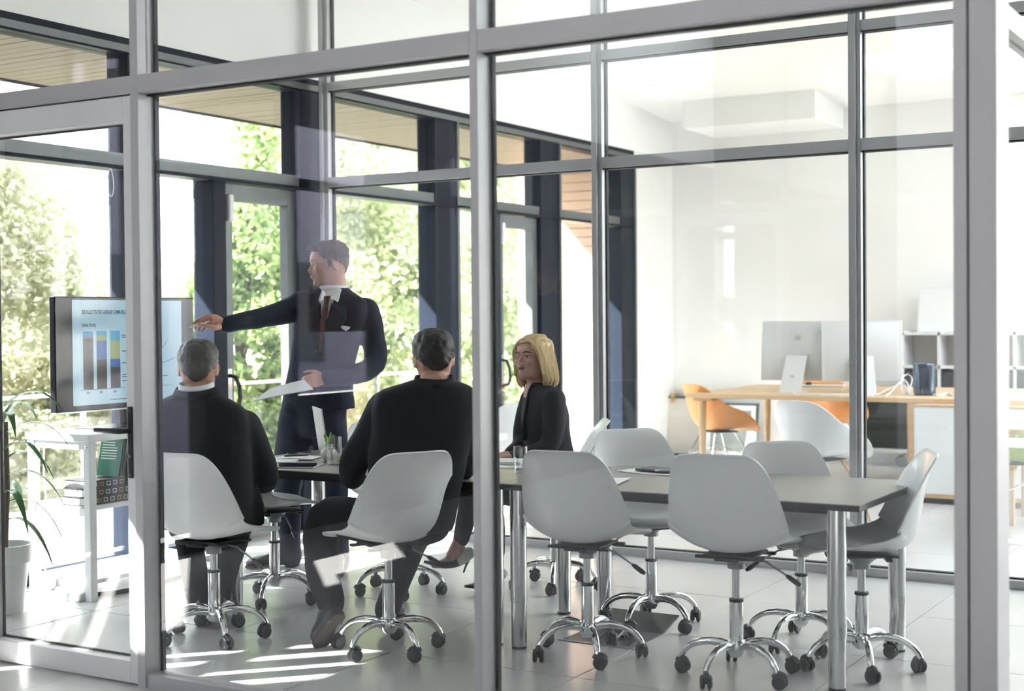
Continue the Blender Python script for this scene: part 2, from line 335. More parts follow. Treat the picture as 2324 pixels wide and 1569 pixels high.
# hall stretch of the same wall: dark panelling with tall window slots
hl = struct('wall_hall', 'dark panelled hall wall with tall window slots')
slots = [(3.36, 2.00, 0.1), (1.92, 1.46, 0.1), (1.275, 1.225, 0.1), (1.09, 0.985, 0.1), (0.56, -0.36, 0.9)]  # the last slot's raised sill is added to keep sun off the floor
y = 4.0
for a, b, z0 in slots:
    bxo('panel', (-6.13, a, 0), (-6.0, y, 2.93), 'dark_panel', hl); bxo('sill', (-6.13, b, 0), (-6.0, a, z0), 'dark_panel', hl); y = b
bxo('panel', (-6.13, -6.6, 0), (-6.0, y, 2.93), 'dark_panel', hl)
for a, b, z0 in slots:
    if a - b > 0.3: bxo('transom', (-6.12, b, 2.28), (-6.02, a, 2.345), 'navy_steel', hl)
for a, b, z0 in slots: bxo('pane', (-6.085, b, z0), (-6.075, a, 2.93), 'glass_clear', hl)
bxo('wood_panel', (-6.0, -0.28, 1.32), (-5.97, 0.44, 1.62), 'hall_wood', hl)
bxo('slot_sun_blocker', (-6.10, 2.19, 0.1), (-6.03, 2.28, 2.93), 'dark_panel', hl); bxo('slot_sun_blocker', (-6.10, 2.42, 0.1), (-6.03, 3.36, 2.93), 'dark_panel', hl)  # added blockers that narrow the sun to stripes on the floor
# ------------------------------------------------------------------ front glass partition
wf = struct('wall_front', 'grey aluminium framed glass partition')
FY0, FY1 = 3.88, 3.975
for x0, x1 in ((-3.995, -3.955), (-2.466, -2.436), (-4.99, -4.93)):
    bxo('post', (x0, FY0, 0), (x1, FY1, ceil_z(FY0)), 'alu_front', wf, bev=0.002)
    bxo('gasket', (x1, FY1 - 0.012, 0.05), (x1 + 0.012, FY1 + 0.004, ceil_z(FY0)), 'gasket', wf)
RX = [-6.0, -4.99, -4.93, -3.995, -3.955, -2.466, -2.436, -0.925]
for x0, x1 in ((-6.0, -4.99), (-4.93, -3.995), (-3.955, -2.466), (-2.436, -0.925)):
    bxo('rail', (x0, FY0 + 0.001, 2.268), (x1, FY1 - 0.012, 2.336), 'alu_front', wf, bev=0.002)
    bxo('rail_gasket', (x0, FY1 - 0.045, 2.260), (x1, FY1 - 0.012, 2.268), 'gasket', wf)
    bxo('upper_pane', (x0, 3.925, 2.336), (x1, 3.935, ceil_z(3.9)), 'glass', wf)
    if x0 != -4.93:
        bxo('pane', (x0, 3.925, 0.05), (x1, 3.935, 2.268), 'glass', wf); bxo('track', (x0, FY0 + 0.01, 0), (x1, FY1 - 0.01, 0.05), 'alu_front', wf)
col = struct('trim_1', 'broad grey corner column of the glass partition')
bxo('column_face', (-0.925, 3.88, 0), (-0.889, 4.035, ceil_z(3.9)), 'alu_front', col, bev=0.002); bxo('column_body', (-0.889, 3.884, 0), (-0.884, 4.03, ceil_z(3.9)), 'gasket', col); bxo('column_side', (-0.884, 3.88, 0), (-0.812, 4.035, ceil_z(3.9)), 'alu_front', col, bev=0.003)
d1 = struct('door_1', 'aluminium framed glass door with black lever handle')
bxo('stile', (-4.04, 3.885, 0.008), (-3.997, 3.945, 2.262), 'alu_white', d1, bev=0.003); bxo('stile', (-4.925, 3.885, 0.008), (-4.83, 3.945, 2.262), 'alu_white', d1, bev=0.003)
bxo('top_rail', (-4.83, 3.885, 2.165), (-4.04, 3.945, 2.262), 'alu_white', d1, bev=0.003); bxo('bottom_rail', (-4.83, 3.885, 0.008), (-4.04, 3.945, 0.094), 'alu_white', d1, bev=0.003)
bxo('pane', (-4.83, 3.925, 0.094), (-4.04, 3.935, 2.165), 'glass', d1)
for lo, hi in (((-4.83, 3.938, 0.094), (-4.822, 3.947, 2.165)), ((-4.048, 3.938, 0.094), (-4.04, 3.947, 2.165)), ((-4.83, 3.938, 0.094), (-4.04, 3.947, 0.102)), ((-4.83, 3.938, 2.157), (-4.04, 3.947, 2.165))): bxo('gasket', lo, hi, 'gasket', d1)
hb = bxo('handle_plate', (-4.029, 3.876, 0.80), (-4.006, 3.885, 1.075), 'black_plastic', d1, bev=0.003)
MB().tube([(-4.018, 3.88, 0.983), (-4.018, 3.845, 0.983), (-4.03, 3.832, 0.983), (-4.15, 3.826, 0.985)], [0.010, 0.010, 0.011, 0.009], 10).build('handle_lever', 'black_plastic', hb, True)
MB().cyl((-4.018, 3.872, 0.885), (-4.018, 3.878, 0.885), 0.008).build('lock_cylinder', 'chrome', hb, True)
for z in (0.815, 1.058): MB().cyl((-4.018, 3.8735, z), (-4.018, 3.877, z), 0.004, 8).build('screw', 'chrome', hb, True)
# side partition running back from the column
ws = struct('wall_side', 'side run of the glass partition')
bxo('pane', (-0.855, 4.035, 0.05), (-0.845, 7.45, 2.19), 'glass_coated', ws); bxo('upper_pane', (-0.855, 4.035, 2.255), (-0.845, 7.45, 3.9), 'glass_coated', ws)
bxo('rail', (-0.885, 4.035, 2.19), (-0.815, 7.45, 2.222), 'alu', ws); bxo('rail_cap', (-0.88, 4.035, 2.224), (-0.82, 7.45, 2.255), 'alu', ws); bxo('track', (-0.88, 4.035, 0), (-0.82, 7.45, 0.05), 'alu', ws)
# ------------------------------------------------------------------ rear glass partition
wr = struct('wall_partition', 'pale aluminium framed glass partition behind the meeting table')
PX = [(-5.911, -5.837), (-3.873, -3.803), (-2.323, -2.255), (-0.75, -0.68), (0.85, 0.92)]
for x0, x1 in PX:
    bxo('post', (x0, 7.43, 0), (x1, 7.50, ceil_z(7.45)), 'alu', wr, bev=0.003); bxo('post_fin', ((x0 + x1) / 2 - 0.012, 7.405, 0), ((x0 + x1) / 2 + 0.012, 7.43, ceil_z(7.45)), 'alu', wr)
    bxo('gasket', (x1, 7.475, 0.05), (x1 + 0.008, 7.502, ceil_z(7.45)), 'gasket', wr)
for (_, x0), (x1, _) in zip(PX[:-1], PX[1:]):
    for z0, z1 in ((2.28, 2.345), (2.918, 2.975)):
        bxo('rail', (x0, 7.43, z0), (x1, 7.50, z1), 'alu', wr, bev=0.003); bxo('rail_gasket', (x0, 7.44, z0 - 0.007), (x1, 7.50, z0), 'gasket', wr)
    bxo('track', (x0, 7.43, 0), (x1, 7.50, 0.045), 'alu', wr); bxo('track_gasket', (x0, 7.47, 0.045), (x1, 7.50, 0.053), 'gasket', wr)
    for z0, z1 in ((0.045, 2.28), (2.345, 2.918), (2.975, ceil_z(7.47))): bxo('pane', (x0, 7.465, z0), (x1, 7.475, z1), 'glass_clear', wr)
# recessed downlights
for k, (px, py) in enumerate(((1482, 194), (1788, 40))):
    p = atz(px, py, 3.55)
    for _ in range(6): p = atz(px, py, ceil_z(p.y))
    d = thing('ceiling_downlight', ['small recessed round downlight in ceiling nearer the windows', 'small recessed round downlight in ceiling towards the corner column'][k], 'downlight', (p.x, p.y, p.z), 0, 'recessed ceiling downlights')
    MB().lathe([(0.03, 0.001), (0.045, -0.006), (0.055, -0.004), (0.055, 0.004), (0.03, 0.004)]).build('trim_ring', 'mac_silver', d, True); MB().lathe([(0.001, -0.001), (0.03, -0.001), (0.03, 0.003), (0.001, 0.003)]).build('lens', 'eye_white', d, True)
mat('backdrop_lilac', (0.20, 0.182, 0.228), 0.8, vary=0.06)
# ------------------------------------------------------------------ terrace, overhang and garden
struct('terrace', 'pale terrace floor outside the windows', MB().box((-8.6, 3.7, -0.3), (-6.155, 12.5, -0.02)).mesh('terrace', 'deck'))
struct('added_lane', 'dark asphalt ground added beside the hall to dim reflections', MB().box((-11.0, -12, -0.9), (-6.155, 3.7, -0.35)).mesh('added_lane', 'asphalt'))  # unseen dark ground, added so the glass reflects less brightness
gd = struct('ground', 'earth beyond the terrace', MB().box((-120, -60, -1.5), (-8.6, 140, -0.9)).mesh('ground', 'earth'))
rf = struct('roof_overhang', 'timber lined roof overhang above the terrace')
bxo('roof_slab', (-7.33, 1.9, 2.972), (-6.13, 12.7, 3.12), 'dark_panel', rf); bxo('fascia', (-7.36, 1.9, 2.93), (-7.33, 12.7, 3.12), 'navy_steel', rf)
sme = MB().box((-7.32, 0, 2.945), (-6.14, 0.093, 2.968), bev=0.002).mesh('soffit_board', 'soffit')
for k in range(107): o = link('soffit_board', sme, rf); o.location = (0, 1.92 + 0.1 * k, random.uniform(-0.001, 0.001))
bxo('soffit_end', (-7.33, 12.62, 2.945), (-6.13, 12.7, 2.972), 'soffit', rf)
bxo('added_sun_block', (-7.33, -6.5, 2.972), (-6.165, 1.0, 3.12), 'dark_panel', rf)  # unseen slab, added only to block sun from the last hall slot
# plank clad wing wall at the end of the terrace
pw = struct('wall_planks', 'timber plank clad wall at the end of the terrace', MB().box((-7.36, 12.53, 0), (-6.16, 12.75, 2.94)).mesh('wall_planks', 'bark'))
pme = MB().box((-7.375, 12.50, 0.002), (-6.16, 12.532, 0.088), bev=0.003).mesh('plank', 'plank')
for k in range(32): o = link('plank', pme, pw); o.location = (random.uniform(-0.002, 0.002), random.uniform(-0.002, 0.003), 0.092 * k)
nw = struct('wall_added_backdrop', 'unseen lilac-grey wall added beside the hall for the glass reflections', MB().box((-11.3, -12, -0.9), (-11.0, 3.6, 4.8)).mesh('wall_added_backdrop', 'backdrop_lilac'))  # added out of view to give the front glass a lilac reflection
for k in range(7): bxo('window', (-11.0, -7.6 + 1.6 * k, 0.9), (-10.97, -6.9 + 1.6 * k, 2.1), 'dark_panel', nw)  # dark blocks on the added backdrop wall
# glass balustrade
bl = thing('balustrade', 'glass balustrade with slim pale top rail along the terrace edge', 'balustrade')
bxo('top_rail', (-8.23, 3.72, 0.85), (-8.18, 12.45, 0.875), 'alu_white', bl)
for k in range(7): bxo('glass_panel', (-8.21, 3.73 + 1.24 * k + 0.01, 0.02), (-8.20, 3.73 + 1.24 * (k + 1) - 0.01, 0.85), 'glass_clear', bl)
for k in range(8): bxo('balustrade_post', (-8.225, 3.72 + 1.24 * k, -0.02), (-8.185, 3.745 + 1.24 * k, 0.85), 'alu', bl)
# retaining wall beyond the terrace
rt = struct('wall_garden', 'rough brown retaining wall beyond the terrace')
for k in range(60):
    for r in range(4):
        L_ = 0.62; y0 = 4.2 + k * L_ * 1.0 + (r % 2) * 0.3
        bxo('stone', (-11.7 + random.uniform(-0.03, 0.03), y0 + 0.012, -0.9 + r * 0.42 + 0.01), (-11.3, y0 + L_ - 0.012, -0.9 + (r + 1) * 0.42 - 0.01), 'stone_wall', rt) if k < 45 else None
def leaf_mesh(name, blobs, n, size, m, seed):
    """one crown: n small folded leaves on the skins of the blobs"""
    rnd = random.Random(seed); vs = []; fs = []
    wsum = [b[1][0] * b[1][1] + b[1][1] * b[1][2] for b in blobs]; tot = sum(wsum)
    for (c, r), wgt in zip(blobs, wsum):
        for _ in range(int(n * wgt / tot)):
            d = V((rnd.gauss(0, 1), rnd.gauss(0, 1), rnd.gauss(0, 1))).normalized(); q = rnd.uniform(0.55, 1.05)
            p = V((c[0] + d.x * r[0] * q, c[1] + d.y * r[1] * q, c[2] + d.z * r[2] * q))
            p += V((mnoise.noise(p * 1.7), mnoise.noise(p * 1.7 + V((9, 3, 1))), mnoise.noise(p * 1.7 + V((2, 7, 5))))) * 0.22
            a = V((rnd.gauss(0, 1), rnd.gauss(0, 1), rnd.gauss(0, 0.7) - 0.5)).normalized(); b = a.orthogonal().normalized(); b.rotate(M.Rotation(rnd.uniform(0, 6.3), 3, a)); l = size * rnd.uniform(0.7, 1.4); wd = l * rnd.uniform(0.26, 0.4)
            nrm = a.cross(b) * (wd * 0.35); o = len(vs)
            vs += [p, p + a * l * 0.5 + b * wd + nrm, p + a * l, p + a * l * 0.5 - b * wd + nrm]; fs += [(o, o + 1, o + 2), (o, o + 2, o + 3)]
    me = bpy.data.meshes.new(name); me.from_pydata([tuple(v) for v in vs], [], fs); me.materials.append(MATS[m]); me.update(); return me
def tree(label, base, h, blobs, n, size, m, seed, name='tree', cat='tree', group='trees beyond the terrace'):
    t = thing(name, label, cat, base, 0, group); link('foliage', leaf_mesh('foliage', blobs, n, size, m, seed), t)
    mb = MB(); rnd = random.Random(seed)
    mb.tube([(0, 0, 0), (0.03, 0.05, h * 0.35), (-0.04, 0.02, h * 0.6), (0.02, 0, h * 0.85)], [0.09, 0.07, 0.05, 0.02], 8)
    for k in range(7):
        c, r = rnd.choice(blobs); z = h * rnd.uniform(0.25, 0.6); mb.tube([(0, 0, z), (c[0] * 0.5, c[1] * 0.5, z * 0.5 + c[2] * 0.5), c], [0.035, 0.022, 0.008], 6)
    mb.build('trunk', 'bark', t, True); return t
def crown(seed, rx, ry, z0, z1, k):
    rnd = random.Random(seed); out = []
    for i in range(k):
        z = z0 + (z1 - z0) * (i + 0.5) / k; f = 0.45 + 0.55 * sin(pi * min(1, (i + 0.8) / k)); out.append(((rnd.uniform(-rx, rx) * f * 0.75, rnd.uniform(-ry, ry) * f * 0.75, z), (rnd.uniform(0.35, 0.6) * rx * 1.2, rnd.uniform(0.35, 0.6) * ry * 1.2, rnd.uniform(0.3, 0.5) * (z1 - z0) / 3)))
    return out
tree('airy olive-green tree filling the window behind the screen', (-9.6, 7.75, -0.9), 3.2, crown(1, 0.95, 1.45, 0.7, 3.75, 16), 30000, 0.07, 'leaf_c', 1)
tree('slim bright green tree right beside the terrace door post', (-9.4, 10.55, -0.9), 3.6, crown(2, 0.5, 0.55, 0.9, 4.0, 12), 18000, 0.08, 'leaf_b', 2)
tree('broad leafy tree filling the first terrace door', (-9.7, 12.7, -0.9), 4.3, crown(3, 1.0, 1.25, 0.7, 5.2, 18), 36000, 0.09, 'leaf_a', 3)
tree('large pale leafy tree behind the standing presenter', (-9.6, 15.6, -0.9), 5.0, crown(4, 1.2, 1.35, 0.8, 6.0, 16), 28000, 0.10, 'leaf_a', 4)
tree('pale tree behind the far window by the plank wall', (-9.9, 18.9, -0.9), 5.0, crown(5, 1.2, 1.5, 0.8, 6.2, 15), 20000, 0.11, 'leaf_c', 5)
tree('low dense shrub above the stone wall by the screen', (-10.2, 6.0, -0.5), 1.4, crown(6, 0.6, 1.5, 0.3, 1.7, 10), 9000, 0.08, 'leaf_b', 6, 'shrub', 'shrub', 'shrubs on the garden wall')
tree('low dense shrub under the slim bright tree', (-10.2, 9.4, -0.5), 1.4, crown(7, 0.6, 1.4, 0.3, 1.6, 10), 8000, 0.08, 'leaf_c', 7, 'shrub', 'shrub', 'shrubs on the garden wall')
tree('low hedge-like shrub beneath the broad leafy tree', (-10.2, 12.6, -0.5), 1.4, crown(8, 0.6, 1.5, 0.3, 1.6, 10), 8000, 0.09, 'leaf_a', 8, 'shrub', 'shrub', 'shrubs on the garden wall')
# distance: pale house, hill, overhead wires
hs = thing('house', 'pale rendered house with grey roof far beyond the trees', 'house', (-26, 21.5, -0.9))
MB().box((-3, -5, 0), (3, 5, 3.0)).build('wall', 'render_pale', hs); MB().add([(-3.3, -5.3, 3.0), (3.3, -5.3, 3.0), (3.3, 5.3, 3.0), (-3.3, 5.3, 3.0), (0, -5.3, 3.9), (0, 5.3, 3.9)], [(0, 1, 4), (1, 2, 5, 4), (2, 3, 5), (3, 0, 4, 5), (3, 2, 1, 0)]).build('roof', 'roof_grey', hs)
for k in range(3): bxo('window', (3.0, -3.6 + k * 2.8, 1.0), (3.04, -2.4 + k * 2.8, 2.2), 'roof_grey', hs)
hm = MB(); ny, nx = 40, 14; vs = []; fs = []
for i in range(nx):
    for j in range(ny):
        x = -60 - 45 * i / (nx - 1); yy = -20 + 150 * j / (ny - 1); z = -1 + 13 * sin(pi / 2 * i / (nx - 1)) * (0.75 + 0.35 * mnoise.noise(V((yy * 0.03, 2, 0)))); vs.append((x, yy, z + 0.6 * mnoise.noise(V((x * 0.2, yy * 0.2, 0)))))
for i in range(nx - 1):
    for j in range(ny - 1): a = i * ny + j; fs.append((a, a + 1, a + ny + 1, a + ny))
struct('hill', 'hazy pale hillside in the distance', MB().add(vs, fs).mesh('hill', 'hill', True))
wnames = ['highest thin overhead wire outside the screen window', 'second thin overhead wire outside the screen window', 'third thin overhead wire outside the screen window', 'lowest thin overhead wire outside the screen window']
for k in range(4):
    z = 4.35 - 0.28 * k; tag(MB().tube([(-16, -4 + 4 * i, z - 0.25 * sin(pi * i / 9) - 0.02 * i) for i in range(10)], 0.012, 5).build('overhead_wire', 'roof_grey'), wnames[k], 'wire', 'overhead wires')
# ------------------------------------------------------------------ swivel shell chairs
def spline(pts, k=4):
    """Catmull-Rom through tuples"""
    out = []; n = len(pts)
    for i in range(n - 1):
        p0, p1, p2, p3 = (pts[max(i - 1, 0)], pts[i], pts[i + 1], pts[min(i + 2, n - 1)])
        for j in range(k):
            t = j / k; out.append(tuple(0.5 * (2 * b + (c - a) * t + (2 * a - 5 * b + 4 * c - d) * t * t + (3 * b - a - 3 * c + d) * t ** 3) for a, b, c, d in zip(p0, p1, p2, p3)))
    out.append(tuple(pts[-1])); return out
def shell_mesh(name, st, m, flare=0.0, nu=22, th=0.007, k=3, pw=2.2, rim=None):
    st = spline(st, k); nv = len(st); A = []; rim = spline(rim, k) if rim else None
    for i, (y, z, hw, cu) in enumerate(st):
        y0, z0 = st[max(i - 1, 0)][:2]; y1, z1 = st[min(i + 1, nv - 1)][:2]; t = V((y1 - y0, z1 - z0)).normalized(); n = V((t.y, -t.x))
        for j in range(nu + 1):
            u = -1 + 2 * j / nu; q = abs(u) ** pw * cu; x = hw * u + flare * (1 if u > 0 else -1) * abs(u) ** 6 * cu
            if rim: e = abs(u) ** pw; A.append(V((u * (hw + (rim[i][2] - hw) * e), y + (rim[i][0] - y) * e, z + (rim[i][1] - z) * e)))
            else: A.append(V((x, y + n.x * q, z + n.y * q)))
    mb = MB(); mb.v = A; W_ = nu + 1
    for i in range(nv - 1):
        for j in range(nu): a = i * W_ + j; mb.f.append((a, a + 1, a + W_ + 1, a + W_)); mb.mi.append(0)
    me = mb.mesh(name, m, 'all'); o = bpy.data.objects.new('tmp', me); COL.objects.link(o); q = o.modifiers.new('s', 'SOLIDIFY'); q.thickness = th; q.offset = 0; q2 = o.modifiers.new('b', 'BEVEL'); q2.width = 0.0025; q2.segments = 2; q2.limit_method = 'ANGLE'; q2.angle_limit = rad(60)
    dg = bpy.context.evaluated_depsgraph_get(); r = bpy.data.meshes.new_from_object(o.evaluated_get(dg)); bpy.data.objects.remove(o); r.name = name
    r.polygons.foreach_set('use_smooth', [True] * len(r.polygons)); r.set_sharp_from_angle(angle=rad(50)); return r
ST = [(.238, .448, .145, .0), (.232, .457, .185, .002), (.205, .465, .208, .008), (.13, .466, .224, .022), (.04, .460, .231, .042), (-.05, .455, .236, .064), (-.125, .460, .237, .085), (-.178, .485, .236, .102), (-.206, .535, .233, .104), (-.221, .60, .226, .09), (-.233, .67, .214, .068), (-.244, .735, .198, .045), (-.256, .79, .178, .022), (-.266, .823, .155, .008), (-.274, .838, .13, .002), (-.279, .843, .10, .0)]
SH = shell_mesh('shell', ST, 'shell_white')
mb = MB(); mb.box((-.10, -.11, .433), (.10, .10, .443), bev=.003); mb.box((-.135, -.10, .425), (.135, -.075, .437), bev=.003); mb.box((-.135, .07, .425), (.135, .095, .437), bev=.003); mb.box((-.045, -.14, .424), (.045, .14, .436), bev=.003)
MECH = mb.mesh('mechanism', 'black_plastic', True)
CONE = MB().lathe([(.012, .432), (.062, .430), (.058, .418), (.042, .405), (.034, .398), (.034, .378), (.012, .377)], n=20).mesh('socket_cone', 'mech_grey', True)
ROD = MB().lathe([(.008, .20), (.0165, .20), (.0165, .385), (.008, .385)], n=18).mesh('gas_column', 'steel_tube', True)
COVER = MB().lathe([(.012, .135), (.0265, .137), (.0265, .296), (.012, .297)], n=20).mesh('column_cover', 'chrome', True)
COLLAR = MB().lathe([(.012, .293), (.028, .293), (.028, .304), (.012, .305)], n=20).mesh('collar', 'black_plastic', True)
HUB = MB().lathe([(.008, .078), (.022, .078), (.036, .095), (.038, .125), (.034, .142), (.008, .143)], n=20).mesh('hub', 'chrome', True)
LEG = MB().tube([(.02, 0, .118), (.06, 0, .130), (.10, 0, .133), (.14, 0, .128), (.175, 0, .115), (.20, 0, .097), (.218, 0, .075), (.226, 0, .058)], [.013, .0145, .015, .015, .0145, .0135, .0125, .0115], 12, up=(0, 1, 0), rz=[.017, .017, .016, .0145, .013, .0125, .0125, .0115]).mesh('leg', 'chrome', True)
mb = MB()
for s_ in (-1, 1):
    X = M.Rotation(pi / 2, 4, 'X'); mb.lathe([(.004, -.008), (.022, -.008), (.0275, -.003), (.0275, .004), (.023, .009), (.004, .009)], n=18, mtx=M.Translation((0.012, s_ * .0135, .0276)) @ X)
mb.box((-.006, -.004, .02), (.02, .004, .05), bev=.002); mb.tube([(-.012, 0, .042), (-.006, 0, .052), (.008, 0, .059), (.024, 0, .054), (.034, 0, .042)], .012, 8, up=(0, 1, 0)); mb.cyl((0, 0, .05), (0, 0, .066), .006, 8)
CAST = mb.mesh('caster', 'black_plastic', True)
LEV = MB().tube([(.06, .02, .415), (.11, .02, .408), (.17, .015, .375), (.20, .012, .358)], .0042, 8).mesh('lever', 'mech_grey', True)
GRIP = MB().tube([(.195, .012, .361), (.205, .012, .355), (.235, .010, .336), (.25, .010, .327)], [.006, .0095, .011, .007], 10).mesh('lever_grip', 'black_plastic', True)
VIEW_A = atan2(FW.y, FW.x)
def face(deg_right): return VIEW_A - rad(deg_right) - pi / 2      # local +Y turned deg to the right of the view direction
def swivel_chair(label, x, y, th, fr, dz=0.02):
    t = thing('swivel_chair', label, 'chair', (x, y, 0), 0, 'white shell swivel chairs'); a = face(fr)
    mech = link('mechanism', MECH, t); mech.rotation_euler = (0, 0, a); mech.location.z = dz
    for n_, me in (('lever', LEV), ('lever_grip', GRIP), ('socket_cone', CONE)): link(n_, me, mech)
    sh = link('shell', SH, t); sh.rotation_euler = (0, 0, a); sh.location.z = dz
    c = link('gas_column', ROD, t); c.location.z = dz
    for n_, me in (('column_cover', COVER), ('collar', COLLAR)): link(n_, me, c).location.z = -dz
    link('hub', HUB, t)
    for k in range(5):
        l = link('leg', LEG, t); l.rotation_euler = (0, 0, rad(th + 72 * k)); q = link('caster', CAST, l); q.location = (.226, 0, 0); q.rotation_euler = (0, 0, random.uniform(0, 2 * pi))
    return t
swivel_chair('white shell swivel chair of the man beside the door post', -4.305, 4.641, 36, 24, 0.0)
swivel_chair('empty white shell chair tucked under the screen end of the table', -4.61, 5.405, 6, 58)
swivel_chair('white shell swivel chair of the man facing the presenter, turned leftward', -3.485, 4.813, 48, -32)
swivel_chair('empty white shell chair with its back to us next to the front post', -2.717, 5.15, 19.5, 26, 0.03)
swivel_chair('empty white chair across the table just right of the woman', -2.733, 5.803, 51, 162, 0.03)
swivel_chair('empty white chair with its back to us nearest the table corner leg', -2.053, 5.129, 45, 26, 0.045)
swivel_chair('empty white chair across the table facing us near its far corner', -2.014, 5.768, 43.5, 170, 0.0)
swivel_chair('empty white chair in profile at the end of the table', -1.669, 5.49, 7.5, -84)
swivel_chair('white swivel chair across the table between the man and the woman', -4.186, 5.883, 18, 150)
swivel_chair('white shell swivel chair under the blonde woman', -3.553, 6.381, 7.5, -92, 0.03)
# ------------------------------------------------------------------ meeting table (two pushed together)
TZ = 0.705
def mtable(label, x0, x1, legs):
    t = thing('meeting_table', label, 'table', ((x0 + x1) / 2, 5.5, 0), 0, 'meeting tables'); ox, oy = (x0 + x1) / 2, 5.5
    y0, y1 = 5.066, 5.93
    bxo('tabletop', (x0 - ox, y0 - oy, TZ - .004), (x1 - ox, y1 - oy, TZ), 'table_top', t); bxo('edge_board', (x0 - ox, y0 - oy, TZ - .026), (x1 - ox, y1 - oy, TZ - .004), 'table_edge', t)
    bxo('under_frame', (x0 - ox + .12, y0 - oy + .10, TZ - .055), (x1 - ox - .12, y1 - oy - .10, TZ - .026), 'table_edge', t)
    for lx, ly in legs:
        l = MB().lathe([(.01, .012), (.0335, .012), (.0335, .20), (.036, .202), (.036, TZ - .027), (.01, TZ - .026)], (lx - ox, ly - oy, 0), 24).build('leg', 'steel_tube', t, True)
        MB().lathe([(.005, 0), (.032, 0), (.032, .012), (.005, .012)], (lx - ox, ly - oy, 0), 20).build('foot', 'black_plastic', l, True)
mtable('dark-edged grey table half near the corner column', -3.093, -1.547, [(-3.035, 5.13), (-1.65, 5.12), (-1.625, 5.84), (-2.99, 5.84)])
mtable('dark-edged grey table half where the men sit', -4.76, -3.096, [(-3.205, 5.835), (-3.15, 5.13), (-4.69, 5.21), (-4.67, 5.83)])
def rotz(x, y, z, a): return M.Translation((x, y, z)) @ M.Rotation(a, 4, 'Z')
def tumbler(label, x, y, r, h, fill):
    t = thing('tumbler', label, 'glass', (x, y, TZ), 0, 'water tumblers')
    MB().lathe([(.001, 0), (r * .82, 0), (r * .9, .004), (r, h * .35), (r, h * .7), (r * .94, h), (r * .9, h), (r * .95, h * .7), (r * .95, h * .35), (r * .84, .016), (.001, .014)], n=28).build('glass_body', 'tumbler', t, True)
    MB().lathe([(.001, .016), (r * .83, .0175), (r * .93, h * .34), (r * .93, fill), (.001, fill)], n=28).build('water', 'tumbler', t, True)
tumbler('tall water glass beside the little succulent vase', -4.205, 5.375, .036, .135, .075)
tumbler('half full water glass in front of the woman', -3.202, 5.438, .033, .122, .07)
vs_ = thing('succulent_vase', 'small marbled vase with a green succulent sprig', 'vase', (-4.335, 5.50, TZ))
MB().lathe([(.001, 0), (.022, 0), (.038, .018), (.042, .036), (.034, .055), (.02, .068), (.022, .082), (.018, .082), (.016, .068), (.001, .06)], n=24).build('vase', 'ceramic', vs_, True)
for k in range(7):
    a = k * 0.9; l = .05 + .012 * (k % 3); MB().tube([(.004 * cos(a), .004 * sin(a), .066), (.014 * cos(a), .014 * sin(a), .066 + l * .6), (.024 * cos(a), .024 * sin(a), .066 + l)], [.004, .0065, .004], 7).build('leaf', 'succulent', vs_, True)
lt = thing('laptop', 'slim silver laptop open sideways on the table', 'laptop', (-4.575, 5.765, TZ), VIEW_A - pi / 2 + rad(17))
bxo('base', (-.0, -.14, .0), (.20, .14, .012), 'mac_silver', lt, bev=.003); kb = bxo('keyboard', (.03, -.12, .012), (.115, .12, .0128), 'tablet_glass', lt)
sc_ = bxo('lid', (-.004, -.14, 0), (.004, .14, .235), 'mac_silver', lt, bev=.002, mtx=M.Translation((-.002, 0, .010)) @ M.Rotation(rad(-8), 4, 'Y'))
bxo('display', (.0042, -.13, .01), (.0048, .13, .225), 'tablet_glass', sc_, mtx=M.Translation((-.002, 0, .010)) @ M.Rotation(rad(-8), 4, 'Y'))
tb = thing('tablet', 'black glass tablet lying near the table edge', 'tablet', (-4.33, 5.21, TZ), rad(24)); bxo('body', (-.13, -.09, 0), (.13, .09, .007), 'mac_silver', tb, bev=.002); bxo('glass', (-.126, -.086, .007), (.126, .086, .0078), 'tablet_glass', tb)
bd = thing('notebook', 'open white notebook with pen beside the laptop', 'notebook', (-4.545, 5.50, TZ), rad(20)); bxo('cover', (-.11, -.08, 0), (.11, .08, .004), 'book_black', bd)
MB().add([(-.105, -.076, .004), (.105, -.076, .004), (.105, .076, .004), (-.105, .076, .004), (-.105, -.076, .006), (0, -.076, .014), (.105, -.076, .008), (.105, .076, .008), (0, .076, .014), (-.105, .076, .006)], [(4, 5, 8, 9), (5, 6, 7, 8), (0, 3, 2, 1), (0, 1, 6, 5, 4), (2, 3, 9, 8, 7), (1, 2, 7, 6), (3, 0, 4, 9)]).build('pages', 'paper', bd); MB().cyl((-.05, -.03, .0175), (.06, .02, .0185), .004, 8).build('pen', 'tv_black', bd, True)
bf = thing('ring_binder_sheets', 'white ring-bound sheets beside the tablet', 'papers', (-4.53, 5.33, TZ), rad(30)); bxo('sheets', (-.1, -.07, 0), (.1, .07, .008), 'paper', bf)
for k in (-.05, .03): MB().tube([(-.095 + .012 * cos(q), k, .008 + .013 * sin(q)) for q in [i * pi / 6 for i in range(7)]], .002, 6).build('ring', 'gold', bf, True)
gl_ = thing('spectacles', 'folded clear-framed spectacles on the notebook pages', 'glasses', (-4.59, 5.585, TZ), rad(40))
for s_ in (-1, 1): MB().tube([(s_ * .034 + .026 * cos(q), .018 * sin(q), .022 + .004 * s_) for q in [i * pi / 7 for i in range(14)]], .0028, 6, closed=True).build('rim', 'mac_black', gl_, True); MB().tube([(s_ * .06, 0, .024), (s_ * .063, .05, .012), (s_ * .05, .10, .003)], .0024, 6).build('temple', 'mac_black', gl_, True)
MB().tube([(-.009, 0, .025), (.009, 0, .025)], .0024, 6).build('bridge', 'mac_black', gl_, True)
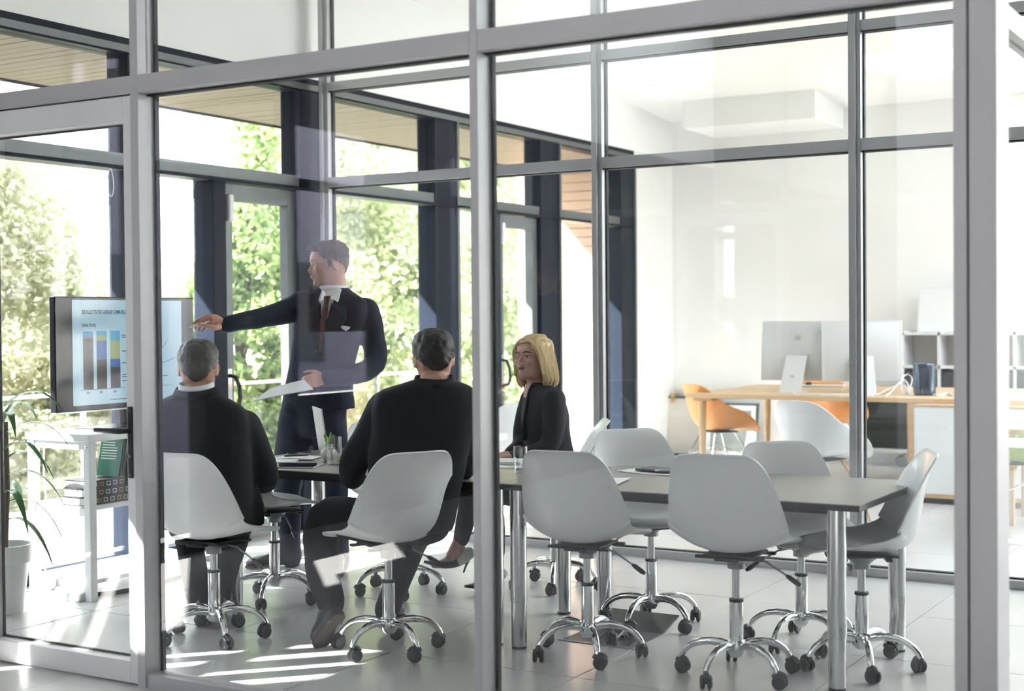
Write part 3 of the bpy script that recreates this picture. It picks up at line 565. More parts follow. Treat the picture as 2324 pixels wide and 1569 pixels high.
def sheet(label, x, y, a, w_, h_, name='paper_sheet', z=TZ, curl=.004):
    vs = []; fs = []; n = 6
    for i in range(n + 1):
        for j in range(3): vs.append((w_ * (i / n - .5), h_ * (j / 2 - .5), .0015 + curl * (i / n - .5) ** 2 * 4))
    for i in range(n):
        for j in range(2): q = i * 3 + j; fs.append((q, q + 3, q + 4, q + 1))
    k = len(vs); vs += [(x_, y_, z_ - .0012) for x_, y_, z_ in vs]; fs += [tuple(reversed([i + k for i in f])) for f in fs]
    o = MB().add(vs, fs).build(name, 'paper', None, True); o.location = (x, y, z); o.rotation_euler = (0, 0, a); return tag(o, label, 'paper', 'loose paper sheets')
sheet('loose white sheet at the near table edge by the empty chair', -2.735, 5.30, rad(12), .21, .297)
sheet('white sheet lying under the black phone', -2.68, 5.73, rad(-14), .297, .16)
sheet('thin sheet under the notebook of the woman', -3.385, 5.68, rad(20), .24, .16)
nb = thing('notepad', 'white notepad under the hands of the woman', 'notepad', (-3.50, 5.755, TZ + .003), rad(16)); bxo('pages', (-.12, -.085, .003), (.12, .085, .016), 'paper', nb, bev=.002); bxo('backing', (-.122, -.087, 0), (.122, .087, .003), 'mac_silver', nb)
ph = thing('phone', 'black tablet phone with pen on a sheet', 'phone', (-2.665, 5.755, TZ + .007), rad(-10)); bxo('body', (-.095, -.06, 0), (.095, .06, .009), 'book_black', ph, bev=.003); bxo('glass', (-.09, -.055, .009), (.09, .055, .0096), 'tablet_glass', ph); MB().cyl((.02, -.066, .007), (.16, .02, .008), .0045, 8).build('pen', 'chrome', ph, True)
# floor box under the table
fb = thing('floor_box', 'open dark floor socket box under the table', 'floor box', (-2.78, 5.50, 0)); bxo('recess', (-.17, -.15, .0), (.17, .15, .003), 'black_plastic', fb)
bxo('lid', (-.17, -.0, 0), (.17, .008, .19), 'black_plastic', fb, mtx=M.Translation((0, .15, .003)) @ M.Rotation(rad(-75), 4, 'X')); bxo('rim', (-.185, -.165, 0), (.185, -.15, .004), 'mech_grey', fb)
for k in range(3): MB().tube([(-.12 + .08 * k, -.05, .006), (-.09 + .07 * k, .02, .03), (-.02 + .05 * k, .06, .02), (.05 + .03 * k, .0, .008)], .006, 6).build('cable', ['black_plastic', 'mech_grey', 'cable_white'][k], fb, True)
# ------------------------------------------------------------------ screen trolley corner
tr = thing('trolley', 'white three-tier shelf stand carrying the screen', 'shelf', (-5.63, 5.42, 0))
LX, LY = .205, .455
for sx in (-1, 1):
    for sy in (-1, 1): bxo('leg', (sx * LX - .022, sy * LY - .022, 0), (sx * LX + .022, sy * LY + .022, .80), 'white_paint', tr, bev=.003)
bxo('top_shelf', (-LX - .03, -LY - .03, .80), (LX + .03, LY + .03, .838), 'white_paint', tr, bev=.004)
for z in (.455, .085): bxo('shelf', (-LX - .01, -LY + .0, z), (LX + .01, LY, z + .022), 'white_paint', tr, bev=.002)
for z in (.76, .425, .055):
    for s_ in (-1, 1): bxo('apron', (-LX + .022, s_ * LY - .012, z), (LX - .022, s_ * LY + .012, z + .04 if z < .7 else .80), 'white_paint', tr)
for sx, zz in ((-1, .775), (1, .775)): MB().ball((sx * LX, -LY - .024, zz), .008, 8, 5).build('screw', 'chrome', tr, True)
tv = thing('television', 'black flat screen showing a stacked bar chart', 'television', (-5.635, 5.435, .838))
z0, z1, ya, yb = .102, .694, -.505, .487
bxo('casing', (-.03, ya, z0), (.012, yb, z1), 'tv_black', tv, bev=.005); bxo('bottom_lip', (.004, ya + .01, z0 - .006), (.014, yb - .01, z0 + .002), 'mac_silver', tv)
MB().box((-.05, -.05, .012), (-.012, .05, z0 + .05), bev=.004).build('stand_neck', 'tv_black', tv); bxo('stand_base', (-.13, -.26, 0), (.13, .26, .013), 'tv_black', tv, bev=.005)
sy0, sy1, sz0, sz1 = ya + .112, yb - .098, z0 + .03, z1 - .017
slide = bxo('slide', (.0122, sy0, sz0), (.0132, sy1, sz1), 'screen', tv)
SW, SHH = sy1 - sy0, sz1 - sz0
def sbox(name, u0, v0, u1, v1, m): return bxo(name, (.0132, sy0 + u0 * SW, sz0 + v0 * SHH), (.0140, sy0 + u1 * SW, sz0 + v1 * SHH), m, slide)
def stext(body, u, v, size, m='chart_line', cx=.66): return text('lettering', body, size, m, slide, M.Translation((.0138, sy0 + u * SW, sz0 + v * SHH)) @ M(((0, 0, 1, 0), (cx, 0, 0, 0), (0, 1, 0, 0), (0, 0, 0, 1))), 0.0002, 'LEFT', .0006)
bars = [(.088, [(.02, .148, .0), ('brown', .148, .635), ('lilac', .635, .66), ('cyan', .66, .70)]), (.205, [('brown', .148, .43), ('blue', .43, .61), ('olive', .61, .662), ('cyan', .662, .703)]), (.325, [('brown', .148, .352), ('blue', .352, .43), ('olive', .43, .61), ('cyan', .61, .703)])]
for u, segs in bars:
    for c, v0, v1 in segs:
        if isinstance(c, str): sbox('bar_segment', u, v0, u + .088, v1, 'chart_' + c)
sbox('axis_line', .06, .142, .45, .146, 'chart_line'); sbox('axis_line', .62, .142, .90, .145, 'chart_line')
stext('B2B SALES STRATEGY & BRAND COMMUNICATION', (.083), .868, .0285, cx=.52); sbox('underline', .083, .858, .52, .860, 'chart_line')
stext('SHARE STATES', .083, .745, .021)
for u, yr in ((.112, '2014'), (.228, '2015'), (.348, '2016')): stext(yr, u, .105, .017)
for k, (u, v) in enumerate(((.43, .655), (.43, .635), (.43, .50), (.43, .385), (.43, .27), (.43, .25), (.43, .21))): sbox('caption_line', u, v, u + .055, v + .008, 'chart_line')
sbox('legend_mark', .735, .232, .765, .252, 'chart_green'); sbox('legend_line', .775, .239, .86, .245, 'chart_line')
pts = [(.86, .60), (.76, .45), (.745, .21)]; pts2 = [(.64, .41), (.745, .40), (.82, .375), (.93, .42)]
for P_ in (pts, pts2):
    for a, b in zip(P_[:-1], P_[1:]): MB().tube([(.0134, sy0 + a[0] * SW, sz0 + a[1] * SHH), (.0134, sy0 + b[0] * SW, sz0 + b[1] * SHH)], .0012, 5).build('graph_line', 'chart_line', slide)
sbox('caption_line', .32, .035, .50, .042, 'chart_line')
def book(name, label, loc, rz, sx, sy, sz, cover, m2=None, lean=None, spine=None, group=None):
    b = thing(name, label, 'book', loc, rz, group)
    if lean is not None: b.rotation_euler = lean
    bxo('cover', (-sx / 2, -sy / 2, 0), (sx / 2, sy / 2, .003), cover, b); bxo('cover', (-sx / 2, -sy / 2, sz - .003), (sx / 2, sy / 2, sz), cover, b); sp = bxo('spine', (sx / 2 - .003, -sy / 2, .003), (sx / 2, sy / 2, sz - .003), cover, b)
    bxo('pages', (-sx / 2 + .004, -sy / 2 + .003, .003), (sx / 2 - .003, sy / 2 - .003, sz - .003), 'pages', b); return b, sp
for k in range(3):
    b, sp = book('book', ['bottom thick black book lying in the shelf stack', 'middle thick black book lying in the shelf stack', 'top thick black book lying in the shelf stack'][k], (-5.53 + .006 * (k % 2), 5.10 + .01 * k, .477 + .041 * k), 0, .175, .30, .041, 'book_black', group='black books on the trolley shelf')
    for q in range(6):
        yq = -.12 + q * .045; MB().box((.0875, yq, .010), (.0882, yq + .026, .013)).box((.0875, yq, .028), (.0882, yq + .026, .031)).box((.0875, yq, .010), (.0882, yq + .003, .031)).box((.0875, yq + .023, .010), (.0882, yq + .026, .031)).build('spine_frame', 'gold' if q in (1, 4) else 'mac_silver', sp)
b, sp = book('book', 'green paperback leaning on top of the black books', (-5.545, 5.085, .605), 0, .145, .205, .014, 'book_green', lean=(rad(-6), rad(0), rad(0)), group='green books on the trolley'); b.rotation_euler = (0, 0, 0); b.matrix_world = M.Translation((-5.52, 5.175, .603)) @ M.Rotation(rad(78), 4, 'X') @ M.Translation((0, .1025, 0))
for q in range(7): bxo('print_line', (-.058, .07 - .014 * q, .014), (-.058 + (.09 if q < 2 else .11), .0735 - .014 * q, .0144), 'mac_silver', b)
b2, sp2 = book('book', 'olive green paperback standing behind the green one', (0, 0, 0), 0, .15, .21, .016, 'book_olive', group='green books on the trolley'); b2.matrix_world = M.Translation((-5.515, 5.215, .603)) @ M.Rotation(rad(80), 4, 'X') @ M.Translation((0, .105, 0))
b3, sp3 = book('book', 'black spined paperback wedged between the green books', (0, 0, 0), 0, .14, .20, .012, 'book_black', group='green books on the trolley'); b3.matrix_world = M.Translation((-5.515, 5.193, .603)) @ M.Rotation(rad(79), 4, 'X') @ M.Translation((0, .10, 0))
ps = thing('power_strip', 'white power strip lying on the floor by the trolley leg', 'power strip', (-5.585, 4.925, 0), rad(8)); bxo('body', (-.13, -.03, 0), (.13, .03, .045), 'white_paint', ps, bev=.008)
for k in range(4): MB().cyl((-.09 + .06 * k, 0, .0445), (-.09 + .06 * k, 0, .046), .02, 14).build('socket', 'mac_silver', ps, True)
ad = thing('power_adaptor', 'square white plug adaptor with looped cord on the strip', 'adaptor', (-5.685, 4.915, .0455), rad(10)); bxo('body', (-.035, -.03, 0), (.035, .03, .09), 'white_paint', ad, bev=.01); MB().tube([(0, -.032, .09), (.03, -.05, .05), (.02, -.06, -.02), (-.03, -.05, -.03), (-.05, -.04, .04), (-.01, -.03, .095)], .003, 6).build('cord', 'cable_white', ad, True)
def wire(name, label, pts, r, m, cat='cable', group='loose cables'): return tag(MB().tube(spline([tuple(p) for p in pts], 6), r, 6).build(name, m, None, True), label, cat, group)
wire('white_cable', 'white cable looping across the floor past the plant pot', [(-5.95, 4.75, .006), (-5.85, 4.90, .012), (-5.80, 4.82, .03), (-5.72, 4.93, .02), (-5.66, 5.02, .008), (-5.75, 5.15, .006)], .005, 'cable_white')
wire('white_cable', 'second white cable tangled beside the power adaptor', [(-6.0 + .08, 4.82, .006), (-5.88, 4.80, .02), (-5.82, 4.90, .03), (-5.74, 4.86, .02), (-5.70, 4.90, .05)], .004, 'cable_white')
wire('black_cable', 'thick black cable curving under the trolley shelf', [(-5.93, 4.96, .010), (-5.72, 5.02, .010), (-5.50, 5.08, .010), (-5.44, 5.25, .010), (-5.46, 5.55, .010), (-5.55, 5.9, .010)], .011, 'black_plastic')
wire('hanging_cable', 'thin pale cable hanging behind the shelf stand', [(-5.86, 5.06, .83), (-5.87, 5.06, .62), (-5.865, 5.07, .40), (-5.87, 5.06, .12), (-5.84, 5.03, .005)], .0045, 'cable_white')
ch = tag(MB().tube([(-5.965, 5.64 + .028 * sin(q) * (0.6 + .4 * (1 - cos(q)) / 2), 2.18 + .078 * cos(q)) for q in [i * 2 * pi / 24 for i in range(24)]], .0026, 6, closed=True).build('blind_chain', 'paper', None, True), 'white looped blind chain hanging from the window transom', 'chain')
# potted plant
pl = thing('potted_plant', 'white tapered pot with long strappy green leaves by the door', 'plant', (-5.60, 4.58, 0))
MB().lathe([(.001, 0), (.085, 0), (.115, .24), (.128, .245), (.134, .33), (.122, .33), (.118, .30), (.001, .28)], n=28).build('pot', 'white_paint', pl, True); MB().lathe([(.001, .285), (.116, .29), (.10, .30), (.001, .302)], n=20).build('soil', 'earth', pl, True); MB().tube([(0, 0, .28), (.015, .01, .6), (.0, .02, .92)], [.016, .014, .011], 8).build('stem', 'bark', pl, True)
for k in range(22):
    z = .45 + .55 * (k / 21); a = k * 2.4 + .3; L_ = .30 + .10 * ((k * 7) % 5) / 4; up = .10 + .16 * (k / 21); pts = []; n = 8
    vs = []; fs = []
    for i in range(n + 1):
        t = i / n; r = .01 + L_ * t * (1 - .15 * t); zz = z + up * t * 1.2 - .34 * t * t; wd = .019 * sin(pi * min(1, .12 + t * .88)) + .001
        c = V((r * cos(a), r * sin(a), zz)); s_ = V((-sin(a), cos(a), 0)) * wd; vs += [c - s_, c + V((0, 0, -.006)), c + s_]
    for i in range(n):
        for j in range(2): q = i * 3 + j; fs.append((q, q + 1, q + 4, q + 3))
    MB().add(vs, fs).build('leaf', 'leaf_dark', pl, True)
# ------------------------------------------------------------------ desk area behind the rear partition
DZ = 0.77
dk = thing('desk', 'long pale oak double desk on turned legs', 'desk', (-3.3, 11.55, 0))
bxo('desktop', (-1.42, -.85, DZ - .036), (1.9, .85, DZ), 'oak', dk, bev=.003)
for lx, ly in ((-1.30, -.78), (-1.30, .72), (.45, .72)): MB().lathe([(.008, 0), (.019, 0), (.031, .55), (.034, DZ - .036), (.008, DZ - .036)], (lx, ly, 0), 16).build('leg', 'oak', dk, True)
MB().box((-1.36, -.82, DZ - .06), (-1.20, -.70, DZ - .036)).build('leg_bracket', 'oak_edge', dk)
cb = thing('desk_cabinet', 'white cabinet under the desk with oak edging', 'cabinet', (-2.1, 11.2, 0)); bxo('body', (-.70, -.68, .075), (.9, .55, DZ - .05), 'white_paint', cb, bev=.003); bxo('plinth', (-.66, -.62, 0), (.86, .5, .045), 'book_black', cb); bxo('base_board', (-.705, -.685, .045), (.905, .555, .075), 'oak_edge', cb); bxo('top_board', (-.705, -.685, DZ - .05), (.905, .555, DZ - .037), 'oak_edge', cb); bxo('side_board', (-.735, -.685, 0), (-.70, .55, DZ - .05), 'oak_edge', cb)
def imac(label, foot, deg):
    t = thing('desktop_computer', label, 'computer', (foot[0], foot[1], DZ), face(deg) + pi, 'silver all-in-one computers')   # local +Y towards its back
    R_ = M.Rotation(rad(6), 4, 'X'); T_ = M.Translation((0, -.10, .09)) @ R_
    mb = MB(); mb.box((-.325, -.006, 0), (.325, .004, .50), T_, bev=.004); sc = mb.build('screen_back', 'mac_silver', t)
    MB().ring_loft([[T_ @ V((sx * .30 * q, .004 + .032 * (1 - q) ** .7, .25 + sz * .235 * q)) for sx, sz in ((-1, -1), (1, -1), (1, 1), (-1, 1))] for q in (1, .8, .55, .3, .05)]).build('back_bulge', 'mac_silver', sc, True)
    bxo('glass', (-.32, -.0085, .07), (.32, -.006, .495), 'tablet_glass', sc, mtx=T_)
    mk = MB(); mk.ball((-.010, .0345, .36), .018, 12, 8, (1, .12, 1), T_); mk.ball((.010, .0345, .36), .018, 12, 8, (1, .12, 1), T_); mk.ball((.006, .0345, .39), .010, 8, 6, (.5, .2, 1), T_); mk.build('back_mark', 'mac_mark', sc, True)
    MB().tube([(0, -.03, .24), (0, .05, .13), (0, .10, .012), (0, .105, .004)], [.085, .09, .095, .095], 4, up=(.7071, 0, .7071), rz=.008).build('stand_arm', 'mac_silver', t) if False else MB().add([(s_ * .09, y_, z_) for y_, z_ in ((-.085, .30), (-.075, .30), (.105, .006), (.115, .0), (-.09, .0), (-.09, .006), (.085, .007)) for s_ in (-1, 1)], [(0, 1, 3, 2), (2, 3, 5, 4), (4, 5, 7, 6), (6, 7, 9, 8), (8, 9, 11, 10), (10, 11, 13, 12), (12, 13, 1, 0), (0, 2, 4, 12), (4, 6, 8, 10, 12), (1, 13, 5, 3), (5, 13, 11, 9, 7)]).build('stand', 'mac_silver', t)
    MB().cyl((0, .02, .12), (0, .035, .12), .022, 16).build('cable_hole', 'mac_mark', t, True)
p = atz(1800, 890, DZ); imac('silver all-in-one computer angled away at the desk end', (p.x, p.y + .02), 30)
p = atz(1960, 892, DZ); imac('silver all-in-one computer seen square from behind', (p.x, p.y), 8)
p = atz(2092, 899, DZ); mp = thing('desktop_tower', 'glossy dark cylindrical computer on the desk', 'computer', (p.x, p.y + .08, DZ)); MB().lathe([(.001, .012), (.078, .012), (.086, .02), (.086, .238), (.08, .25), (.066, .252), (.06, .235), (.001, .23)], n=36).build('body', 'mac_black', mp, True); MB().lathe([(.001, 0), (.074, 0), (.074, .012), (.001, .012)], n=28).build('foot', 'black_plastic', mp, True)
dn = ['thick white cable snaking from the angled computer along the desk', 'white cable looping between the computers', 'second white cable looping to the dark cylinder', 'third white cable coiled near the dark cylinder', 'white cable end lying past the dark cylinder']
P = lambda px, py, z=DZ + .006: tuple(atz(px, py, z))
def lift(p, h): return (p[0], p[1], p[2] + h)
wire('desk_cable', dn[0], [P(1790, 880), lift(P(1792, 868), .04), P(1800, 892), P(1830, 896), P(1880, 897), P(1930, 897)], .008, 'cable_white', group='desk cables')
wire('desk_cable', dn[1], [P(1962, 898), P(1990, 896), lift(P(2020, 890), .03), lift(P(2050, 886), .05), P(2066, 898)], .007, 'cable_white', group='desk cables')
wire('desk_cable', dn[2], [P(1975, 895), P(2010, 899), lift(P(2035, 892), .06), lift(P(2052, 884), .08), lift(P(2064, 890), .02), P(2050, 896)], .007, 'cable_white', group='desk cables')
wire('desk_cable', dn[3], [P(2048, 893), lift(P(2046, 890), .10), lift(P(2058, 886), .13), lift(P(2070, 888), .10), P(2062, 894)], .005, 'cable_white', group='desk cables')
wire('desk_cable', dn[4], [P(2112, 896), P(2130, 898), P(2150, 895), P(2165, 899)], .012, 'cable_white', group='desk cables')
kbd = thing('desk_tray', 'shallow tan tray with orange folder behind the angled computer', 'tray', tuple(atz(1850, 878, DZ)), face(20)); bxo('tray', (-.26, -.14, 0), (.26, .14, .02), 'art_pale', kbd, bev=.004); bxo('folder', (-.20, .05, .02), (.24, .16, .035), 'orange_shell', kbd); MB().ball((-.05, -.05, .03), .03, 12, 8, (1, 1.5, .6)).build('mouse', 'book_black', kbd, True)
# armchairs
AST = [(.262, .418, .17, .004), (.256, .432, .215, .012), (.215, .446, .255, .035), (.13, .448, .280, .08), (.04, .440, .292, .125), (-.05, .436, .297, .16), (-.12, .445, .296, .18), (-.17, .475, .29, .18), (-.205, .53, .278, .155), (-.228, .60, .252, .11), (-.247, .675, .22, .065), (-.262, .745, .188, .03), (-.275, .80, .152, .01), (-.283, .827, .115, .003), (-.287, .834, .08, 0)]
RIM = [(.262, .418, .17), (.252, .444, .235), (.205, .495, .278), (.145, .55, .298), (.08, .592, .306), (.02, .62, .307), (-.035, .64, .304), (-.078, .656, .298), (-.115, .676, .288), (-.15, .702, .272), (-.185, .736, .25), (-.218, .773, .222), (-.252, .808, .182), (-.276, .828, .135), (-.287, .834, .08)]
ASH = {m_: shell_mesh('arm_shell', AST, m_, pw=2.6, rim=RIM) for m_ in ('shell_white', 'orange_shell', 'green_shell')}
def armchair(label, x, y, fr, m_, legm='oak', name='armchair', group='moulded armchairs'):
    t = thing(name, label, 'armchair', (x, y, 0), face(fr), group); link('shell', ASH[m_], t)
    for sx in (-1, 1):
        for sy in (-1, 1): MB().tube([(sx * .10, sy * .09 - .01, .432), (sx * .19, sy * .19, .22), (sx * .235, sy * .235, 0)], [.012, .013, .009] if legm == 'oak' else [.007, .007, .007], 8).build('leg', legm, t, True)
    MB().tube([(-.19, .19, .22), (0, 0, .30), (.19, -.19, .22)], .004, 6).build('cross_brace', 'chrome', t, True); MB().tube([(.19, .19, .22), (0, 0, .305), (-.19, -.19, .22)], .004, 6).build('cross_brace', 'chrome', t, True)
    MB().box((-.13, -.12, .422), (.13, .11, .432), bev=.003).build('seat_plate', 'black_plastic', t); return t
p = at(1632, 930, 12.0); armchair('orange moulded armchair at the end of the oak desk', p.x, p.y, 66, 'orange_shell', 'chrome')
p = at(1885, 930, 13.1); armchair('orange moulded armchair behind the desk under the computers', p.x, p.y, 165, 'orange_shell', 'chrome')
p = at(1862, 930, 9.6); armchair('white moulded armchair pulled up to the oak desk', p.x, p.y, 50, 'shell_white', 'oak')
p = at(1130, 980, 9.75); armchair('white moulded armchair by the windows just past the rear partition', p.x, p.y, -40, 'shell_white', 'oak')
p = at(2335, 1090, 9.2); armchair('olive green moulded armchair seen past the corner column', p.x, p.y, -60, 'green_shell', 'oak')
p = at(2345, 1040, 8.6); rt_ = thing('side_table', 'small round white table beside the green armchair', 'table', (p.x, p.y, 0)); MB().lathe([(.001, .60), (.25, .60), (.26, .612), (.25, .622), (.001, .622)], n=32).build('top', 'white_paint', rt_, True); MB().lathe([(.001, 0), (.16, 0), (.16, .01), (.02, .03), (.018, .6), (.001, .6)], n=24).build('pedestal', 'white_paint', rt_, True)
p = at(2490, 968, 9.3); ot = thing('oak_bench', 'oak side bench seen past the corner column', 'bench', (p.x, p.y, 0), rad(0)); bxo('top', (-.55, -.3, .60), (.9, .3, .64), 'oak', ot)
for sx in (-.5, .85):
    for sy in (-.25, .25): bxo('leg', (sx - .025, sy - .025, 0), (sx + .025, sy + .025, .60), 'oak', ot)
# things along the far wall
def framed(label, x, y, w_, h_, lean, fm, inner, rz=0, mat_w=.05):
    t = thing('framed_picture', label, 'picture', (x, y, 0), rz, 'framed pictures leaning on the far wall'); Rm = M.Rotation(rad(-lean), 4, 'X')
    for lo, hi in (((-w_ / 2, -.012, 0), (w_ / 2, .012, .022)), ((-w_ / 2, -.012, h_ - .022), (w_ / 2, .012, h_)), ((-w_ / 2, -.012, .022), (-w_ / 2 + .022, .012, h_ - .022)), ((w_ / 2 - .022, -.012, .022), (w_ / 2, .012, h_ - .022))): bxo('frame', lo, hi, fm, t, mtx=Rm)
    bxo('mount', (-w_ / 2 + .022, .0, .022), (w_ / 2 - .022, .008, h_ - .022), 'paper', t, mtx=Rm); bxo('print', (-w_ / 2 + .022 + mat_w, -.003, .022 + mat_w), (w_ / 2 - .022 - mat_w, .0, h_ - .022 - mat_w), inner, t, mtx=Rm)
framed('pale poster in a dark frame leaning beside the window end', -5.76, 13.10, .62, .60, 9, 'frame_teal', 'art_pale', mat_w=.01)
framed('grey print with white mount in a dark frame under the desk', -5.28, 13.02, .56, .55, 9, 'frame_teal', 'art_grey')
bxo('wood_offcut', (-6.0 + .02, 13.18, 0), (-5.93, 13.29, .62), 'oak_edge'); tag(bpy.data.objects['wood_offcut'], 'narrow timber batten standing in the wall corner', 'batten')
bb = thing('mobile_blackboard', 'dark wheeled blackboard with timber sides behind the desk', 'blackboard', (-3.66, 12.95, 0)); bxo('board', (-.32, -.012, .17), (.16, .012, .70), 'blackboard', bb); bxo('side_post', (.16, -.025, .06), (.20, .025, .74), 'oak_edge', bb); bxo('side_post', (-.36, -.025, .06), (-.32, .025, .74), 'oak_edge', bb); bxo('ledge', (-.32, -.04, .135), (.16, .0, .165), 'white_paint', bb)
for sx in (.10, -.26): MB().lathe([(.005, -.015), (.05, -.015), (.055, 0), (.05, .015), (.005, .015)], n=18, mtx=M.Translation((sx, -.02, .055)) @ M.Rotation(pi / 2, 4, 'X')).build('wheel', 'mech_grey', bb, True)
su = thing('cube_shelf', 'white cube shelving unit against the far wall', 'shelf', (-2.95, 13.12, 0))
for k in range(5): bxo('divider', (-.60 + .33 * k - .012, -.17, 0), (-.60 + .33 * k + .012, .17, 1.25), 'white_paint', su)
for k in range(5): bxo('board', (-.612, -.17, .304 * k), (.732, .17, .304 * k + .024), 'white_paint', su)
bxo('back', (-.6, .155, 0), (.72, .17, 1.24), 'art_pale', su)
bn = ['black storage box in the leftmost shelf cube', 'black storage box in the second shelf cube', 'black storage box in the third shelf cube', 'black storage box in the last shelf cube']
for k in range(4): bxs = thing('storage_box', bn[k], 'box', (-3.385 + .33 * k, 13.10, .634), 0, 'black storage boxes'); bxo('body', (-.14, -.13, 0), (.14, .13, .25), 'blackboard', bxs, bev=.004); MB().cyl((0, -.128, .19), (0, -.133, .19), .018, 14).build('finger_hole', 'mac_silver', bxs, True)
wfp = thing('white_canvas', 'blank white framed canvas standing on the cube shelf', 'canvas', (-3.24, 13.12, 1.24)); bxo('canvas', (-.19, -.01, .01), (.45, .012, .40), 'paper', wfp, mtx=M.Rotation(rad(-6), 4, 'X'))
for lo, hi in (((-.21, -.015, 0), (.47, .015, .016)), ((-.21, -.015, .40), (.47, .015, .416)), ((-.21, -.015, .016), (-.19, .015, .40)), ((.45, -.015, .016), (.47, .015, .40))): bxo('frame', lo, hi, 'white_paint', wfp, mtx=M.Rotation(rad(-6), 4, 'X'))
# ------------------------------------------------------------------ people
FWH = V((FW.x, FW.y, 0)).normalized(); RTH = V((RT.x, RT.y, 0)).normalized(); ZZ = V((0, 0, 1))
def ell(c, ax, ay, rx, ry, n=28, e=2.35):
    out = []
    for j in range(n):
        a = 2 * pi * j / n; ca, sa = cos(a), sin(a)
        out.append(c + ax * (rx * math.copysign(abs(ca) ** (2 / e), ca)) + ay * (ry * math.copysign(abs(sa) ** (2 / e), sa)))
    return out
def trunk(mb, st, ax, ay, k=3, tilt=None):
    """st: (centre, rx, ry) down the body; ax right axis, ay front axis"""
    rows = spline([(*c, rx, ry) for c, rx, ry in st], k)
    mb.ring_loft([ell(V(r[:3]), ax, ay, r[3], r[4]) for r in rows])
def limb(mb, pts, rs, flat=1.0, n=18, k=4):
    rows = spline([(*p, r) for p, r in zip(pts, rs)], k); mb.tube([r[:3] for r in rows], [r[3] for r in rows], n, rz=[r[3] * flat for r in rows])
    for p, r in ((pts[0], rs[0]), (pts[-1], rs[-1])): mb.ball(p, r * 0.97, 14, 8)
HP = [(0.0, .27, -.02, .13), (.03, .35, -.10, .18), (.08, .395, -.17, .225), (.15, .405, -.24, .262), (.25, .418, -.32, .295), (.35, .42, -.39, .312), (.45, .40, -.43, .325), (.52, .375, -.45, .333), (.60, .405, -.465, .338), (.70, .405, -.475, .343), (.80, .36, -.455, .33), (.88, .28, -.40, .285), (.94, .19, -.31, .22), (.98, .09, -.2, .13), (1.0, .02, -.1, .05)]
def head_ring(h, row, sc=1.0, add=0.0, n=40):
    z, yf, yb, w_ = row; out = []
    for j in range(n):
        a = 2 * pi * j / n; s, c = sin(a), cos(a); yy = (yf if c > 0 else -yb)
        x = math.copysign(abs(s) ** .92, s) * (w_ + add); y = math.copysign(abs(c) ** .92, c) * (yy + add)
        out.append(V((x * h * sc, y * h * sc, z * h)))
    return out
def head_frame(pos, f, h, pitch=0, roll=0):
    """pos = ear-axis point at mid-ear height; f = horizontal facing"""
    f = V(f).normalized(); r = f.cross(ZZ).normalized(); R_ = M((( r.x, f.x, 0, 0), (r.y, f.y, 0, 0), (r.z, f.z, 1, 0), (0, 0, 0, 1)))
    return M.Translation(pos) @ R_ @ M.Rotation(rad(roll), 4, 'Y') @ M.Rotation(rad(pitch), 4, 'X') @ M.Translation((0, 0, -.45 * h))
def head(mb, Mh, h, fem=False, neck_to=None, nr=.062):
    rows = spline(HP, 3); mb.ring_loft([[Mh @ p for p in head_ring(h, r)] for r in rows])
    T = lambda x, y, z: Mh @ V((x * h, y * h, z * h))
    mb.tube([T(0, .37, .56), T(0, .425, .47), T(0, .475, .40), T(0, .455, .352), T(0, .40, .335)], [h * .022, h * .03, h * .046, h * .045, h * .03], 12)
    for s in (-1, 1):
        mb.ball(T(s * .048, .425, .365), h * .033, 10, 6); mb.ball(T(s * .19, .29, .41), h * .11, 12, 8)
        mb.tube([T(s * .05, .40, .585), T(s * .14, .385, .60), T(s * .24, .31, .58)], [h * .022, h * .03, h * .02], 10)
        E_ = Mh @ M.Translation((s * .343 * h, -.045 * h, .46 * h)) @ M.Rotation(rad(s * -22), 4, 'Z') @ M.Rotation(rad(-8), 4, 'X')
        mb.tube([E_ @ V((s * .015 * h, .0 + .055 * h * cos(q) * (1.0 if q < pi else 1), (.105 if sin(q) > 0 else .12) * h * sin(q))) for q in [i * 2 * pi / 16 for i in range(16)]], h * .022, 8, closed=True)
        mb.ball((0, 0, 0), h * .07, 10, 6, (.22, .75, 1.4), E_ @ M.Translation((s * .006 * h, 0, 0)))
    mb.ball(T(0, .35, .075), h * .085, 12, 8); mb.ball(T(0, .385, .25), h * .07, 12, 8)
    if neck_to is not None: limb(mb, [T(0, -.07, .30), T(0, -.10, .08), (T(0, -.10, .08) + neck_to) / 2, neck_to], [nr * .95, nr * .93, nr, nr * 1.15], n=20)
def face_parts(t, Mh, h, brow='hair_brown', fem=False):
    T = lambda x, y, z: Mh @ V((x * h, y * h, z * h))
    for s in (-1, 1):
        e = MB().ball(T(s * .145, .318, .515), h * .058, 12, 8).build('eye', 'eye_white', t, True); MB().ball(T(s * .145, .352, .515), h * .031, 10, 6).build('iris', 'iris', e, True)
        MB().tube([T(s * .075, .375, .528), T(s * .145, .39, .548), T(s * .225, .335, .528)], [h * .012, h * .014, h * .01], 8).build('upper_lid', 'skin_fair' if fem else 'skin', e, True)
        MB().tube([T(s * .06, .415, .61), T(s * .14, .412, .632), T(s * .25, .335, .612)], [h * .013, h * .016, h * .008], 8, rz=h * .010).build('eyebrow', brow, t, True)
    MB().tube([T(-.10, .405, .262), T(-.05, .445, .272), T(0, .452, .266), T(.05, .445, .272), T(.10, .405, .262)], [h * .006, h * .016, h * .017, h * .016, h * .006], 8).build('upper_lip', 'lips', t, True)
    MB().tube([T(-.09, .405, .248), T(-.04, .44, .236), T(.04, .44, .236), T(.09, .405, .248)], [h * .006, h * .018, h * .018, h * .006], 8).build('lower_lip', 'lips', t, True)
